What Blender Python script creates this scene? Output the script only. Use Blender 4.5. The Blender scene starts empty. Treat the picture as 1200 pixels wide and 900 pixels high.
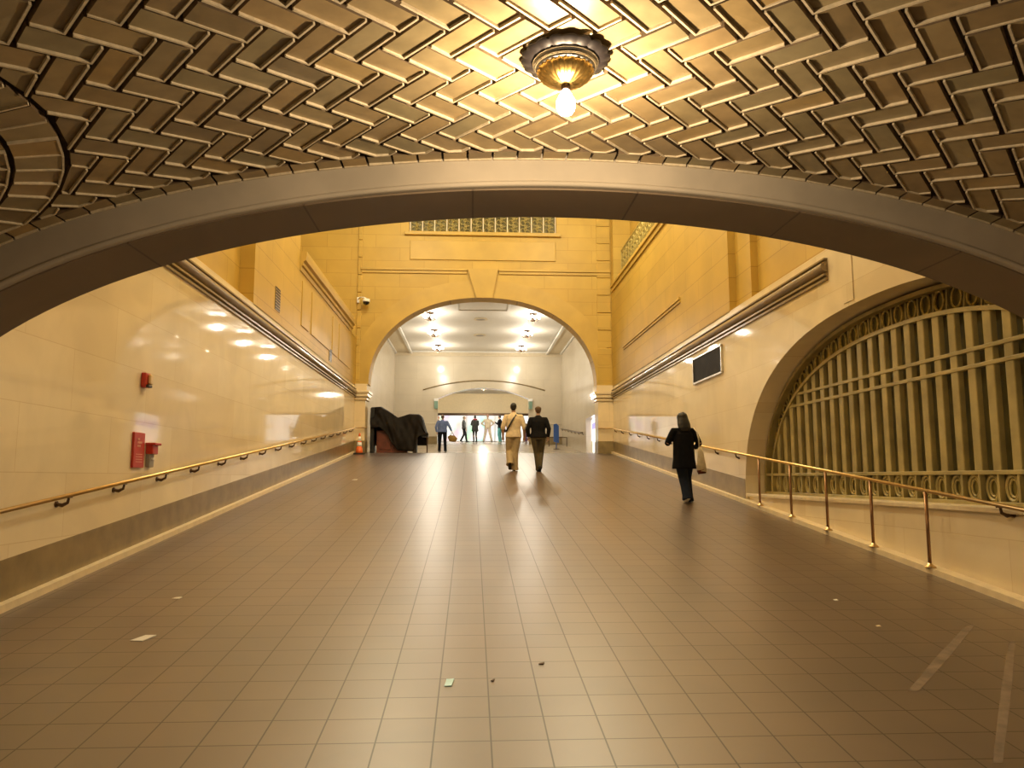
import bpy, bmesh, math, random
from mathutils import Vector, Matrix
random.seed(7)
S = bpy.context.scene
COL = S.collection
PI = math.pi

# ------------------------------------------------------------------ camera, world, exposure
EYE = 1.81
cd = bpy.data.cameras.new('camera'); cam = bpy.data.objects.new('camera', cd); COL.objects.link(cam)
cd.sensor_width = 36; cd.lens = 27.0; cd.clip_start = 0.05; cd.clip_end = 200
cam.location = (0, 0, EYE)
cam.rotation_euler = (math.radians(90 + 6.968), 0, math.radians(-3.03))
S.camera = cam
S.view_settings.view_transform = 'Standard'; S.view_settings.look = 'None'
S.view_settings.gamma = 1; S.view_settings.use_curve_mapping = False
S.view_settings.exposure = 0.0
w = bpy.data.worlds.new('world'); S.world = w; w.use_nodes = True
w.node_tree.nodes['Background'].inputs[0].default_value = (1.0, 0.72, 0.40, 1)
w.node_tree.nodes['Background'].inputs[1].default_value = 0.03

def point(name, loc, watts, color, r=.1):
    d = bpy.data.lights.new(name, 'POINT'); d.energy = watts; d.color = color; d.shadow_soft_size = r
    o = bpy.data.objects.new(name, d); o.location = loc; COL.objects.link(o); return o
WARM = (1.0, .76, .47); AMBER = (1.0, .92, .68); CREAM = (1.0, .90, .74)
VAULT_W, VAULT_FILL_W, ATRIUM_W, CHAND_W, SHOP_E = 145, 5, 470, 105, 2.0
# lamps of the atrium, high on its ceiling, and unseen fill lights added to brighten the low vault
for y in (11.5, 16.5, 21.5):
    for x in (-2.2, 3.2):
        point('atrium_lamp_light', (x, y, 11.2), ATRIUM_W, AMBER, .25)
for x, y in ((.5, -1.2), (-2.4, 1.0), (3.4, 1.0)):
    point('vault_fill_light', (x, y, 3.25), VAULT_FILL_W if x == .5 else VAULT_FILL_W*.45, WARM, .12)

# ------------------------------------------------------------------ materials
def newmat(n):
    m = bpy.data.materials.new(n); m.use_nodes = True
    nt = m.node_tree; b = nt.nodes['Principled BSDF']; return m, nt, b
def plain(n, col, rough=.5, metal=0, spec=.5, noise=0, nscale=8, bump=0):
    m, nt, b = newmat(n)
    b.inputs['Roughness'].default_value = rough; b.inputs['Metallic'].default_value = metal
    b.inputs['Specular IOR Level'].default_value = spec
    N = nt.nodes; L = nt.links
    tc = N.new('ShaderNodeTexCoord'); nz = N.new('ShaderNodeTexNoise'); nz.inputs['Scale'].default_value = nscale
    nz.inputs['Detail'].default_value = 5
    L.new(tc.outputs['Object'], nz.inputs['Vector'])
    r = N.new('ShaderNodeValToRGB')
    k = noise if noise else .06
    r.color_ramp.elements[0].position = .3; r.color_ramp.elements[1].position = .7
    r.color_ramp.elements[0].color = tuple(c*(1-k) for c in col)+(1,)
    r.color_ramp.elements[1].color = tuple(min(1, c*(1+k)) for c in col)+(1,)
    L.new(nz.outputs['Fac'], r.inputs['Fac']); L.new(r.outputs['Color'], b.inputs['Base Color'])
    if bump:
        bp = N.new('ShaderNodeBump'); bp.inputs['Strength'].default_value = bump; bp.inputs['Distance'].default_value = .02
        L.new(nz.outputs['Fac'], bp.inputs['Height']); L.new(bp.outputs['Normal'], b.inputs['Normal'])
    return m
def glow(n, col, e):
    m, nt, b = newmat(n)
    b.inputs['Base Color'].default_value = col+(1,); b.inputs['Emission Color'].default_value = col+(1,)
    b.inputs['Emission Strength'].default_value = e; return m
def stone(n, c1, c2, cm, plane, bw, bh, rough, mortar=.006, spec=.5, vein=.12, offset=.5, bump=.15, nsc=.9, coat=0, skew=0, shift=0, coat_rough=.03):
    m, nt, b = newmat(n); N = nt.nodes; L = nt.links
    tc = N.new('ShaderNodeTexCoord'); sp = N.new('ShaderNodeSeparateXYZ'); cb = N.new('ShaderNodeCombineXYZ')
    L.new(tc.outputs['Object'], sp.inputs[0])
    if shift:
        ad = N.new('ShaderNodeMath'); ad.operation = 'ADD'; ad.inputs[1].default_value = shift
        L.new(sp.outputs[plane[0]], ad.inputs[0]); L.new(ad.outputs[0], cb.inputs[0])
    else: L.new(sp.outputs[plane[0]], cb.inputs[0])
    if skew:   # courses that follow the slope of the ramp
        mm = N.new('ShaderNodeMath'); mm.operation = 'MULTIPLY_ADD'; mm.inputs[1].default_value = -skew
        L.new(sp.outputs[plane[0]], mm.inputs[0]); L.new(sp.outputs[plane[1]], mm.inputs[2]); L.new(mm.outputs[0], cb.inputs[1])
    else: L.new(sp.outputs[plane[1]], cb.inputs[1])
    br = N.new('ShaderNodeTexBrick'); br.offset = offset; br.squash = 1
    br.inputs['Scale'].default_value = 1; br.inputs['Brick Width'].default_value = bw; br.inputs['Row Height'].default_value = bh
    br.inputs['Mortar Size'].default_value = mortar; br.inputs['Mortar Smooth'].default_value = .2
    br.inputs['Color1'].default_value = c1+(1,); br.inputs['Color2'].default_value = c2+(1,); br.inputs['Mortar'].default_value = cm+(1,)
    L.new(cb.outputs[0], br.inputs['Vector'])
    nz = N.new('ShaderNodeTexNoise'); nz.inputs['Scale'].default_value = nsc; nz.inputs['Detail'].default_value = 8; nz.inputs['Distortion'].default_value = .8
    L.new(tc.outputs['Object'], nz.inputs['Vector'])
    mr = N.new('ShaderNodeMapRange'); mr.inputs[1].default_value = .3; mr.inputs[2].default_value = .7
    mr.inputs[3].default_value = 1-vein; mr.inputs[4].default_value = 1+vein*.6
    L.new(nz.outputs['Fac'], mr.inputs[0])
    mx = N.new('ShaderNodeVectorMath'); mx.operation = 'SCALE'
    L.new(br.outputs['Color'], mx.inputs[0]); L.new(mr.outputs[0], mx.inputs['Scale'])
    L.new(mx.outputs[0], b.inputs['Base Color'])
    b.inputs['Roughness'].default_value = rough; b.inputs['Specular IOR Level'].default_value = spec
    b.inputs['Coat Weight'].default_value = coat; b.inputs['Coat Roughness'].default_value = coat_rough
    if coat:                                  # joints stay matt
        cm_ = N.new('ShaderNodeMath'); cm_.operation = 'MULTIPLY_ADD'; cm_.inputs[1].default_value = -coat*.45; cm_.inputs[2].default_value = coat
        L.new(br.outputs['Fac'], cm_.inputs[0]); L.new(cm_.outputs[0], b.inputs['Coat Weight'])
        cs_ = N.new('ShaderNodeMath'); cs_.operation = 'MULTIPLY_ADD'; cs_.inputs[1].default_value = -spec*.4; cs_.inputs[2].default_value = spec
        L.new(br.outputs['Fac'], cs_.inputs[0]); L.new(cs_.outputs[0], b.inputs['Specular IOR Level'])
    if bump:
        inv = N.new('ShaderNodeMath'); inv.operation = 'SUBTRACT'; inv.inputs[0].default_value = 1
        L.new(br.outputs['Fac'], inv.inputs[1])
        bp = N.new('ShaderNodeBump'); bp.inputs['Strength'].default_value = bump; bp.inputs['Distance'].default_value = .01
        L.new(inv.outputs[0], bp.inputs['Height']); L.new(bp.outputs['Normal'], b.inputs['Normal'])
    return m

M = {}
M['marble'] = stone('polished_cream_marble', (.86, .755, .55), (.80, .68, .47), (.72, .59, .38), 'YZ', 1.75, .62, .045, .004, .5, .10, bump=.04)
M['marble_x'] = stone('polished_cream_marble_front', (.80, .66, .42), (.74, .59, .36), (.56, .44, .26), 'XZ', 1.6, .75, .12, .004, .5, .10, bump=.04)
M['yellow'] = stone('yellow_limestone_side', (.55, .365, .070), (.51, .33, .060), (.37, .225, .037), 'YZ', 1.9, .47, .5, .007, .4, .10)
M['yellow_x'] = stone('yellow_limestone_front', (.55, .365, .070), (.515, .335, .062), (.37, .225, .037), 'XZ', 1.7, .47, .5, .006, .4, .10)
M['yellow_plain'] = plain('yellow_limestone_plain', (.525, .345, .065), .5, noise=.1, nscale=1.2)
M['band'] = plain('olive_marble_base', (.25, .185, .085), .3, noise=.22, nscale=4)
M['curb'] = plain('pale_curb_stone', (.78, .66, .45), .4, noise=.08)
M['torus'] = plain('polished_brown_moulding', (.34, .26, .155), .20, noise=.12, nscale=2)
M['arch'] = plain('buff_arch_stone', (.42, .36, .28), .7, noise=.14, nscale=1.6, bump=.15)
M['corr'] = stone('pale_corridor_stone_side', (.64, .57, .45), (.61, .54, .42), (.50, .42, .31), 'YZ', 2.2, .9, .12, .004, .5, .06, bump=.03)
M['corr_x'] = stone('pale_corridor_stone_front', (.64, .57, .44), (.61, .54, .41), (.50, .42, .31), 'XZ', 2.0, .9, .15, .004, .5, .06, bump=.03)
M['plaster'] = plain('white_plaster', (.66, .63, .56), .6, noise=.03)
M['plaster_tan'] = plain('tan_plaster', (.62, .53, .37), .6, noise=.05)
M['cream'] = plain('cream_paint', (.86, .72, .46), .5, noise=.04)
M['floor'] = stone('brown_floor_tile', (.112, .067, .037), (.092, .054, .030), (.030, .017, .010), 'XY', .3048, .3048, .42, .0048, .55, .30, offset=0, bump=.15, nsc=.8, coat=.9, coat_rough=.35, shift=.19)
M['floor2'] = stone('pale_corridor_floor', (.46, .39, .29), (.43, .36, .26), (.30, .24, .17), 'XY', .61, .61, .22, .004, .5, .14, offset=0, bump=.08)
M['brass'] = plain('brass', (.72, .53, .27), .30, 1, noise=.1)
M['bronze'] = plain('dark_bronze', (.10, .06, .035), .35, .8, noise=.2)
M['post'] = plain('aged_bronze_post', (.34, .20, .11), .3, .9, noise=.15)
M['grille'] = plain('olive_green_bronze', (.40, .33, .14), .34, .12, noise=.25, nscale=3)
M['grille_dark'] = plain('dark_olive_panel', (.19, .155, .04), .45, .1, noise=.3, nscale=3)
M['black'] = plain('black_paint', (.012, .011, .010), .4)
M['white'] = plain('white_paint', (.85, .84, .80), .4)
M['red'] = plain('red_enamel', (.50, .035, .018), .35)
M['grey'] = plain('grey_plastic', (.30, .28, .25), .45)
M['steel'] = plain('brushed_steel', (.62, .60, .56), .25, 1)
M['gold'] = plain('gilded_metal', (.80, .50, .16), .28, 1, noise=.35, nscale=40)
M['scroll'] = plain('olive_gilt_scroll', (.42, .33, .10), .4, .3, noise=.3, nscale=20)
M['orange'] = plain('orange_cone_plastic', (.85, .16, .025), .45)
M['tarp'] = plain('dark_brown_tarpaulin', (.010, .007, .005), .6, spec=.15, noise=.35, nscale=6, bump=.3)
M['mahogany'] = plain('red_brown_wood', (.13, .032, .016), .4, noise=.3, nscale=5)
M['blue'] = plain('blue_paint', (.03, .10, .36), .4)
M['green'] = plain('green_glass', (.20, .33, .25), .3)
M['bulb'] = glow('lit_bulb', (1.0, .86, .62), 30)
M['globe'] = glow('lit_globe', (1.0, .94, .84), 14)
M['lens'] = plain('smoked_dome', (.01, .01, .012), .08)

# ------------------------------------------------------------------ mesh helpers
def link(name, bm, mat, parent=None, smooth=False, loc=None):
    me = bpy.data.meshes.new(name)
    bmesh.ops.recalc_face_normals(bm, faces=bm.faces[:])
    bm.to_mesh(me); bm.free()
    o = bpy.data.objects.new(name, me); COL.objects.link(o)
    for m in (mat if isinstance(mat, (list, tuple)) else [mat]): me.materials.append(m)
    if smooth:
        for p in me.polygons: p.use_smooth = True
    if parent: o.parent = parent
    if loc: o.location = loc
    return o
def tag(o, label, cat, group=None):
    o['label'] = label; o['category'] = cat
    if group: o['group'] = group
    return o
def thing(name, label, cat, loc=(0, 0, 0), rz=0, group=None):
    o = bpy.data.objects.new(name, None); o.empty_display_size = .2; COL.objects.link(o)
    o.location = loc; o.rotation_euler = (0, 0, rz); return tag(o, label, cat, group)
def struct(name, bm, mat, parent=None, smooth=False):
    o = link(name, bm, mat, parent, smooth)
    if not parent: o['kind'] = 'structure'
    return o
def dup(root, loc, label=None, group=None, rz=None):
    r = root.copy(); COL.objects.link(r); r.location = loc
    if rz is not None: r.rotation_euler = (0, 0, rz)
    if label: r['label'] = label
    if group: r['group'] = group
    for ch in list(root.children):
        c = ch.copy(); COL.objects.link(c); c.parent = r
        for g in list(ch.children):
            d = g.copy(); COL.objects.link(d); d.parent = c
    return r
def B(): return bmesh.new()
def box(bm, x0, x1, y0, y1, z0, z1, bev=0, slope=0, mi=0):
    """box; slope tilts it in z along y (for things that follow the ramp)"""
    v = [bm.verts.new((x, y, z+slope*y)) for x in (x0, x1) for y in (y0, y1) for z in (z0, z1)]
    fs = [bm.faces.new([v[i] for i in q]) for q in ((0, 1, 3, 2), (4, 6, 7, 5), (0, 4, 5, 1), (2, 3, 7, 6), (0, 2, 6, 4), (1, 5, 7, 3))]
    for f in fs: f.material_index = mi
    if bev:
        es = list({e for f in fs for e in f.edges})
        bmesh.ops.bevel(bm, geom=es, offset=bev, segments=2, affect='EDGES', profile=.5)
    return bm
def prism(bm, pts, axis, a, b, mi=0):
    """extrude a 2D outline along an axis. axis 'x': pts=(y,z); 'y': pts=(x,z); 'z': pts=(x,y)"""
    def P(p, t): return {'x': (t, p[0], p[1]), 'y': (p[0], t, p[1]), 'z': (p[0], p[1], t)}[axis]
    A = [bm.verts.new(P(p, a)) for p in pts]; Bv = [bm.verts.new(P(p, b)) for p in pts]
    n = len(pts); fs = [bm.faces.new(A), bm.faces.new(Bv)]
    for i in range(n): fs.append(bm.faces.new((A[i], A[(i+1) % n], Bv[(i+1) % n], Bv[i])))
    for f in fs: f.material_index = mi
    return bm
def frames(pts):
    """cross-section axes carried along the path without twisting"""
    out = []; n = len(pts); s = None
    for i in range(n):
        t = (pts[min(i+1, n-1)]-pts[max(i-1, 0)]).normalized()
        if s is None:
            ref = Vector((0, 0, 1)) if abs(t.z) < .9 else Vector((0, 1, 0)); s = t.cross(ref).normalized()
        else:
            q = s-t*s.dot(t)
            if q.length > 1e-4: s = q.normalized()
        out.append((s, s.cross(t).normalized()))
    return out
def tube(bm, pts, r, n=10, closed=False):
    """pts list of xyz; r number or list of numbers / (rs,ru) pairs"""
    P = [Vector(p) for p in pts]; F = frames(P); rings = []
    for i, p in enumerate(P):
        ri = r[i] if isinstance(r, (list, tuple)) else r
        rs, ru = ri if isinstance(ri, (list, tuple)) else (ri, ri)
        s, u = F[i]
        rings.append([bm.verts.new(p+s*rs*math.cos(2*PI*k/n)+u*ru*math.sin(2*PI*k/n)) for k in range(n)])
    for a, b in zip(rings[:-1], rings[1:]):
        for k in range(n): bm.faces.new((a[k], a[(k+1) % n], b[(k+1) % n], b[k]))
    bm.faces.new(rings[0][::-1]); bm.faces.new(rings[-1]); return bm
def lathe(bm, prof, c=(0, 0, 0), n=24, wob=None):
    rings = []
    for (r, z) in prof:
        ring = []
        for k in range(n):
            a = 2*PI*k/n; rr = max(r, 1e-4)*(1+(wob(a, z) if wob else 0))
            ring.append(bm.verts.new((c[0]+rr*math.cos(a), c[1]+rr*math.sin(a), c[2]+z)))
        rings.append(ring)
    for a, b in zip(rings[:-1], rings[1:]):
        for k in range(n): bm.faces.new((a[k], a[(k+1) % n], b[(k+1) % n], b[k]))
    bm.faces.new(rings[0][::-1]); bm.faces.new(rings[-1]); return bm
def ell(bm, c, r, n=12, m=8, rot=None):
    vs = bmesh.ops.create_uvsphere(bm, u_segments=n, v_segments=m, radius=1)['verts']
    T = Matrix.Translation(Vector(c)) @ (rot.to_4x4() if rot else Matrix.Identity(4)) @ Matrix.Diagonal((r[0], r[1], r[2], 1))
    bmesh.ops.transform(bm, matrix=T, verts=vs); return bm
def strip(bm, ptsA, ptsB):
    a = [bm.verts.new(p) for p in ptsA]; b = [bm.verts.new(p) for p in ptsB]
    for i in range(len(a)-1): bm.faces.new((a[i], a[i+1], b[i+1], b[i]))
    return bm

# ------------------------------------------------------------------ the ramp and its profile
XL, XR = -4.0, 4.93
Y1 = 26.5                                   # the far arch, top of the ramp
PROF = [(-3, -.3), (26.5, 2.65), (34.5, 2.96), (42, 3.63), (51.5, 4.2), (62, 4.25)]
def fz(y):
    for (a, za), (b, zb) in zip(PROF[:-1], PROF[1:]):
        if y <= b: return za+(zb-za)*(y-a)/(b-a)
    return PROF[-1][1]
def slab(y0, y1, x0, x1, t=.25):
    ys = [y0]+[p[0] for p in PROF if y0 < p[0] < y1]+[y1]
    pts = [(y, fz(y)) for y in ys]+[(y, fz(y)-t) for y in reversed(ys)]
    return prism(B(), pts, 'x', x0, x1)
struct('floor', slab(-3, 26.95, -4.3, 5.4), M['floor'])
struct('floor_passage', slab(26.95, 62, -14, 15), M['floor2'])

def intr_f(x): return 3.893-2.07*(1-math.sqrt(max(0, 1-((x-.65)/4.9)**2)))
def vz(x): return 4.14-1.78*(1-math.sqrt(max(0, 1-((x-.65)/4.9)**2)))
AF, AB = 5.30, 5.92                         # front and back of the near arch
xs = [-4.2+i*(5.35-(-4.2))/80 for i in range(81)]

# near arch: stone rib with its face towards the vault, wall of the atrium above it
out = [(x, intr_f(x)) for x in xs]+[(5.35, 12), (-4.2, 12)]
struct('wall_near_arch', prism(B(), out, 'y', AF, AB), M['arch'])
bd = B()
tube(bd, [(x, AF-.004, intr_f(x)+.022) for x in xs], .022, 8)
struct('trim_1', bd, M['arch'], smooth=True)

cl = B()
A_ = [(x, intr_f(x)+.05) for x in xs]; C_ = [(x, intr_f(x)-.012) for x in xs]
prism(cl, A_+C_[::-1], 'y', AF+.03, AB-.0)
M['soffit'] = stone('shade_toned_soffit_slab', (.19, .138, .088), (.17, .122, .078), (.10, .07, .045), 'XY', 1.2, 3, .5, .008, .3, .15)  # jointed slabs; the shade under the arch is put into their dark colour
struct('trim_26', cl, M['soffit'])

# herringbone vault: mortar bed + raised glazed tiles in one mesh
NS = 1200
tabx = [-4.15+9.45*i/NS for i in range(NS+1)]; tabs = [0]
for i in range(NS): tabs.append(tabs[-1]+math.hypot(tabx[i+1]-tabx[i], vz(tabx[i+1])-vz(tabx[i])))
i0 = min(range(NS+1), key=lambda i: abs(tabx[i]-.2)); soff = tabs[i0]-.2     # s == x near x = 0.2
import bisect
def s2x(s):
    s += soff; i = min(max(bisect.bisect(tabs, s)-1, 0), NS-1)
    return tabx[i]+(tabx[i+1]-tabx[i])*(s-tabs[i])/(tabs[i+1]-tabs[i])
def vpt(s, y, d=0):
    x = s2x(s); e = .01; n = Vector((-(vz(x+e)-vz(x-e))/(2*e), 0, 1)).normalized()
    return Vector((x, y, vz(x)))-n*d
SMIN, SMAX = tabs[0]-soff+.02, tabs[-1]-soff-.02
YB0, YB1 = -2.6, 5.30
mc = (-3.75, 3.92); MR = 1.42               # round tile medallion at the left haunch, in (s, y)
def m_tile():
    m, nt, b = newmat('glazed_brown_tile'); N = nt.nodes; L = nt.links
    g = N.new('ShaderNodeNewGeometry'); r = N.new('ShaderNodeValToRGB'); cr = r.color_ramp
    cols = [(0, (0.216, 0.155, 0.078)), (.22, (0.302, 0.213, 0.105)), (.42, (0.261, 0.213, 0.115)), (.6, (0.349, 0.241, 0.115)), (.78, (0.291, 0.235, 0.131)), (.92, (0.385, 0.258, 0.105)), (1, (0.197, 0.150, 0.085))]
    while len(cr.elements) < len(cols): cr.elements.new(.5)
    for e, (p, c) in zip(cr.elements, cols): e.position = p; e.color = c+(1,)
    L.new(g.outputs['Random Per Island'], r.inputs['Fac'])
    tc = N.new('ShaderNodeTexCoord'); nz = N.new('ShaderNodeTexNoise'); nz.inputs['Scale'].default_value = 9; nz.inputs['Detail'].default_value = 6
    L.new(tc.outputs['Object'], nz.inputs['Vector'])
    mr = N.new('ShaderNodeMapRange'); mr.inputs[1].default_value = .3; mr.inputs[2].default_value = .7; mr.inputs[3].default_value = .85; mr.inputs[4].default_value = 1.12
    L.new(nz.outputs['Fac'], mr.inputs[0])
    mx = N.new('ShaderNodeVectorMath'); mx.operation = 'SCALE'; L.new(r.outputs['Color'], mx.inputs[0]); L.new(mr.outputs[0], mx.inputs['Scale'])
    L.new(mx.outputs[0], b.inputs['Base Color']); b.inputs['Roughness'].default_value = .34; b.inputs['Specular IOR Level'].default_value = .5
    return m
M['tile'] = m_tile()
M['tile_edge'] = plain('pale_tile_edge', (.62, .52, .36), .7, noise=.15, nscale=30)
M['tile_side'] = plain('brown_tile_side', (.15, .10, .055), .7, noise=.2, nscale=20)
M['mortar'] = plain('dark_sunk_mortar', (.045, .03, .02), .9, noise=.3, nscale=20)
ceil = B()
def put_tile(poly, t=.036, lip=True):
    """poly: list of (s,y) counter-clockwise; box hanging t below the mortar bed"""
    if len(poly) < 3: return
    jt = random.uniform(-.006, .006)
    top = [ceil.verts.new(vpt(s, y, -.004)) for s, y in poly]; bot = [ceil.verts.new(vpt(s, y, t+jt+random.uniform(-.003, .003))) for s, y in poly]
    try:
        f = ceil.faces.new(bot); f.material_index = 0
        f = ceil.faces.new(top[::-1]); f.material_index = 1
        for i in range(len(poly)):
            j = (i+1) % len(poly)
            f = ceil.faces.new((top[i], top[j], bot[j], bot[i])); f.material_index = 1
    except ValueError: pass
    n = len(poly); cs_ = sum(p[0] for p in poly)/n; cy_ = sum(p[1] for p in poly)/n
    for i in range(n):                       # raised pale mortar lip along the far edges
        (s0, y0), (s1, y1) = poly[i], poly[(i+1) % n]; L_ = math.hypot(s1-s0, y1-y0)
        if L_ < .05 or not lip: continue
        ns, ny = (y1-y0)/L_, -(s1-s0)/L_
        if ns*((s0+s1)/2-cs_)+ny*((y0+y1)/2-cy_) < 0: ns, ny = -ns, -ny
        if ny < .3: continue
        q = [(s0, y0), (s1, y1), (s1-ns*.012, y1-ny*.012), (s0-ns*.012, y0-ny*.012)]
        hi = [ceil.verts.new(vpt(a, b, t-.004)) for a, b in q]; lo = [ceil.verts.new(vpt(a, b, t+.013)) for a, b in q]
        for f in ((0, 1, 2, 3),):
            fc = ceil.faces.new([lo[k] for k in f]); fc.material_index = 3
        for k in range(4):
            fc = ceil.faces.new((hi[k], hi[(k+1) % 4], lo[(k+1) % 4], lo[k])); fc.material_index = 3
def clip(poly, fn):
    o = []
    for i, p in enumerate(poly):
        q = poly[(i+1) % len(poly)]; a, b = fn(p), fn(q)
        if a >= 0: o.append(p)
        if (a >= 0) != (b >= 0):
            t = a/(a-b); o.append((p[0]+(q[0]-p[0])*t, p[1]+(q[1]-p[1])*t))
    return o
Wt = .180; GAP = .016
ca, sa = math.cos(PI/4), math.sin(PI/4)
org = (.131, 4.463)                          # a tile corner seen near the middle of the vault
def uv2sy(u, v): return (org[0]+(u+v)*ca*Wt, org[1]+(u-v)*sa*Wt)
g = GAP/Wt
for a in range(-40, 41):
    for b_ in range(-24, 25):
        bu, bv = a+2*b_, a-2*b_              # lattice (1,1) and (2,-2)
        for (u0, u1, v0, v1) in ((bu, bu+2, bv, bv+1), (bu-1, bu, bv, bv+2)):
            pl = [uv2sy(u, v) for u, v in ((u0+g, v0+g), (u0+g, v1-g), (u1-g, v1-g), (u1-g, v0+g))]
            cs = sum(p[0] for p in pl)/4; cy = sum(p[1] for p in pl)/4
            if not (SMIN-.2 < cs < SMAX+.2 and YB0-.2 < cy < YB1+.2): continue
            d_ = math.hypot(cs-mc[0], cy-mc[1]); nx_, ny_ = (cs-mc[0])/d_, (cy-mc[1])/d_
            if d_ < MR-.2: continue
            if d_ < MR+.3: pl = clip(pl, lambda p: (p[0]-mc[0])*nx_+(p[1]-mc[1])*ny_-MR-.012)
            if len(pl) < 3: continue
            pl = clip(pl, lambda p: 5.155-p[1]); pl = clip(pl, lambda p: p[1]-YB0) if pl else pl
            pl = clip(pl, lambda p: p[0]-SMIN) if pl else pl; pl = clip(pl, lambda p: SMAX-p[0]) if pl else pl
            if len(pl) < 3: continue
            q = []
            for s, y in pl:
                d = math.hypot(s-mc[0], y-mc[1])
                if d < MR+.02: s, y = mc[0]+(s-mc[0])*(MR+.02)/d, mc[1]+(y-mc[1])*(MR+.02)/d
                q.append((s, y))
            ar = abs(sum(q[i][0]*q[(i+1) % len(q)][1]-q[(i+1) % len(q)][0]*q[i][1] for i in range(len(q))))/2
            if ar > .0025: put_tile(q)
s = SMIN
while s < SMAX-.05:                          # border row along the arch
    e = min(s+.178, SMAX); put_tile([(s+.008, 5.175), (e-.008, 5.175), (e-.008, 5.297), (s+.008, 5.297)]); s += .178
for (r0, r1, n) in ((MR-.27, MR-.015, 46), (MR-.56, MR-.30, 36), (MR-.86, MR-.59, 26), (MR-1.2, MR-.89, 14)):
    for k in range(n):
        a0, a1 = 2*PI*k/n, 2*PI*(k+1)/n; d = .008
        pl = [(mc[0]+r*math.cos(t), mc[1]+r*math.sin(t)) for r, t in ((r0, a0+d/r0), (r1, a0+d/r1), (r1, a1-d/r1), (r0, a1-d/r0))]
        pl = clip(pl, lambda p: 5.155-p[1]); pl = clip(pl, lambda p: p[0]-SMIN) if pl else pl
        if len(pl) >= 3: put_tile(pl)
nb = 60
for i in range(nb):
    sa0 = SMIN+(SMAX-SMIN)*i/nb; sa1 = SMIN+(SMAX-SMIN)*(i+1)/nb
    f = ceil.faces.new([ceil.verts.new(vpt(s_, y_)) for s_, y_ in ((sa0, YB0), (sa1, YB0), (sa1, AF), (sa0, AF))]); f.material_index = 2
    f = ceil.faces.new([ceil.verts.new(vpt(s_, y_, -.25)) for s_, y_ in ((sa0, YB0), (sa1, YB0), (sa1, AF), (sa0, AF))]); f.material_index = 2
me = bpy.data.meshes.new('ceiling'); ceil.normal_update(); ceil.to_mesh(me); ceil.free()
o = bpy.data.objects.new('ceiling', me); COL.objects.link(o); o['kind'] = 'structure'
for k in ('tile', 'tile_side', 'mortar', 'tile_edge'): me.materials.append(M[k])

# ------------------------------------------------------------------ side walls of the ramp
BANDZ = 4.98
b = prism(B(), [(-3, -.6), (Y1, 2.4), (Y1, BANDZ), (-3, BANDZ)], 'x', XL-.4, XL)
struct('wall_left', b, M['marble'])
# right wall with the lunette opening
LC, LA, LB, LZ, LN = 9.25, 4.43, 2.52, 1.53, 2.3
def lun(t, a=LA, b=LB):                      # t 0..pi, superellipse
    c, s_ = math.cos(t), math.sin(t)
    return (LC+a*math.copysign(abs(c)**(2/LN), c), LZ+b*abs(s_)**(2/LN))
arc = [lun(PI*i/64) for i in range(65)]      # from far foot (y=13.68) over to near foot
out = [(Y1, 2.4), (Y1, BANDZ), (-3, BANDZ), (-3, -.6), (arc[-1][0], -.6+.1*(arc[-1][0]+3)), (arc[-1][0], LZ)]+arc[::-1][1:-1]+[(arc[0][0], LZ), (arc[0][0], 1.2)]
struct('wall_right', prism(B(), out, 'x', XR, XR+.5), M['marble'])
struct('wall_right_knee', prism(B(), [(arc[0][0], 1.2), (arc[0][0], LZ-.05), (arc[-1][0], LZ-.05), (arc[-1][0], .3)], 'x', XR+.06, XR+.5), M['marble'])
bm = B(); box(bm, XR+.0, XR+.5, arc[-1][0], arc[0][0], LZ-.05, LZ, .008)
struct('trim_2', bm, M['curb'])
# base bands and curbs that follow the slope
for nm, x0, x1, c0, c1 in (('left', XL-.02, XL+.006, XL-.02, XL+.085), ('right', XR-.006, XR+.02, XR-.085, XR+.07)):
    bm = B()
    if nm == 'left': prism(bm, [(-3, -.3), (Y1, 2.65), (Y1, 3.07), (-3, .12)], 'x', x0, x1)
    else: prism(bm, [(arc[0][0]+.012, fz(arc[0][0])), (Y1, 2.65), (Y1, 3.07), (arc[0][0]+.012, fz(arc[0][0])+.42)], 'x', x0, x1)
    struct('baseboard_'+nm, bm, M['band'])
    bm = prism(B(), [(-3, -.32), (Y1, 2.63), (Y1, 2.715), (-3, -.235)], 'x', c0, c1)
    struct('trim_3' if nm == 'left' else 'trim_4', bm, M['curb'])
# moulding under the pale band: torus with fillets
def moulding(y0, y1, xw, sgn, z0, z1):
    pr = [(0, z1+.02), (.055, z1+.02), (.055, z1-.002), (.006, z1-.006), (.006, z1-.032)]
    c_, r_ = (z1-.032+z0+.12)/2, (z1-.032-z0-.12)/2
    for i in range(1, 10):
        a = PI/2-PI*i/10; pr.append((.015+.085*math.cos(a), c_+r_*math.sin(a)))
    pr += [(.006, z0+.12), (.006, z0+.095), (.06, z0+.09), (.06, z0+.06), (.006, z0+.055), (.006, z0+.032), (.036, z0+.028), (.036, z0), (0, z0-.01)]
    return prism(B(), [(xw+sgn*(p-.01 if p == 0 else p), z) for p, z in pr], 'y', y0, y1)
struct('trim_5', moulding(5.95, Y1-.0, XL, 1, 4.54, 4.83), M['torus'])
struct('trim_6', moulding(10.15, Y1-.0, XR, -1, 4.54, 4.83), M['torus'])
# shallow pilaster lines on the right wall beside the lunette
bm = B(); box(bm, XR-.012, XR+.02, 9.47, 9.74, 4.10, BANDZ)
struct('trim_7', bm, M['marble'])

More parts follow.
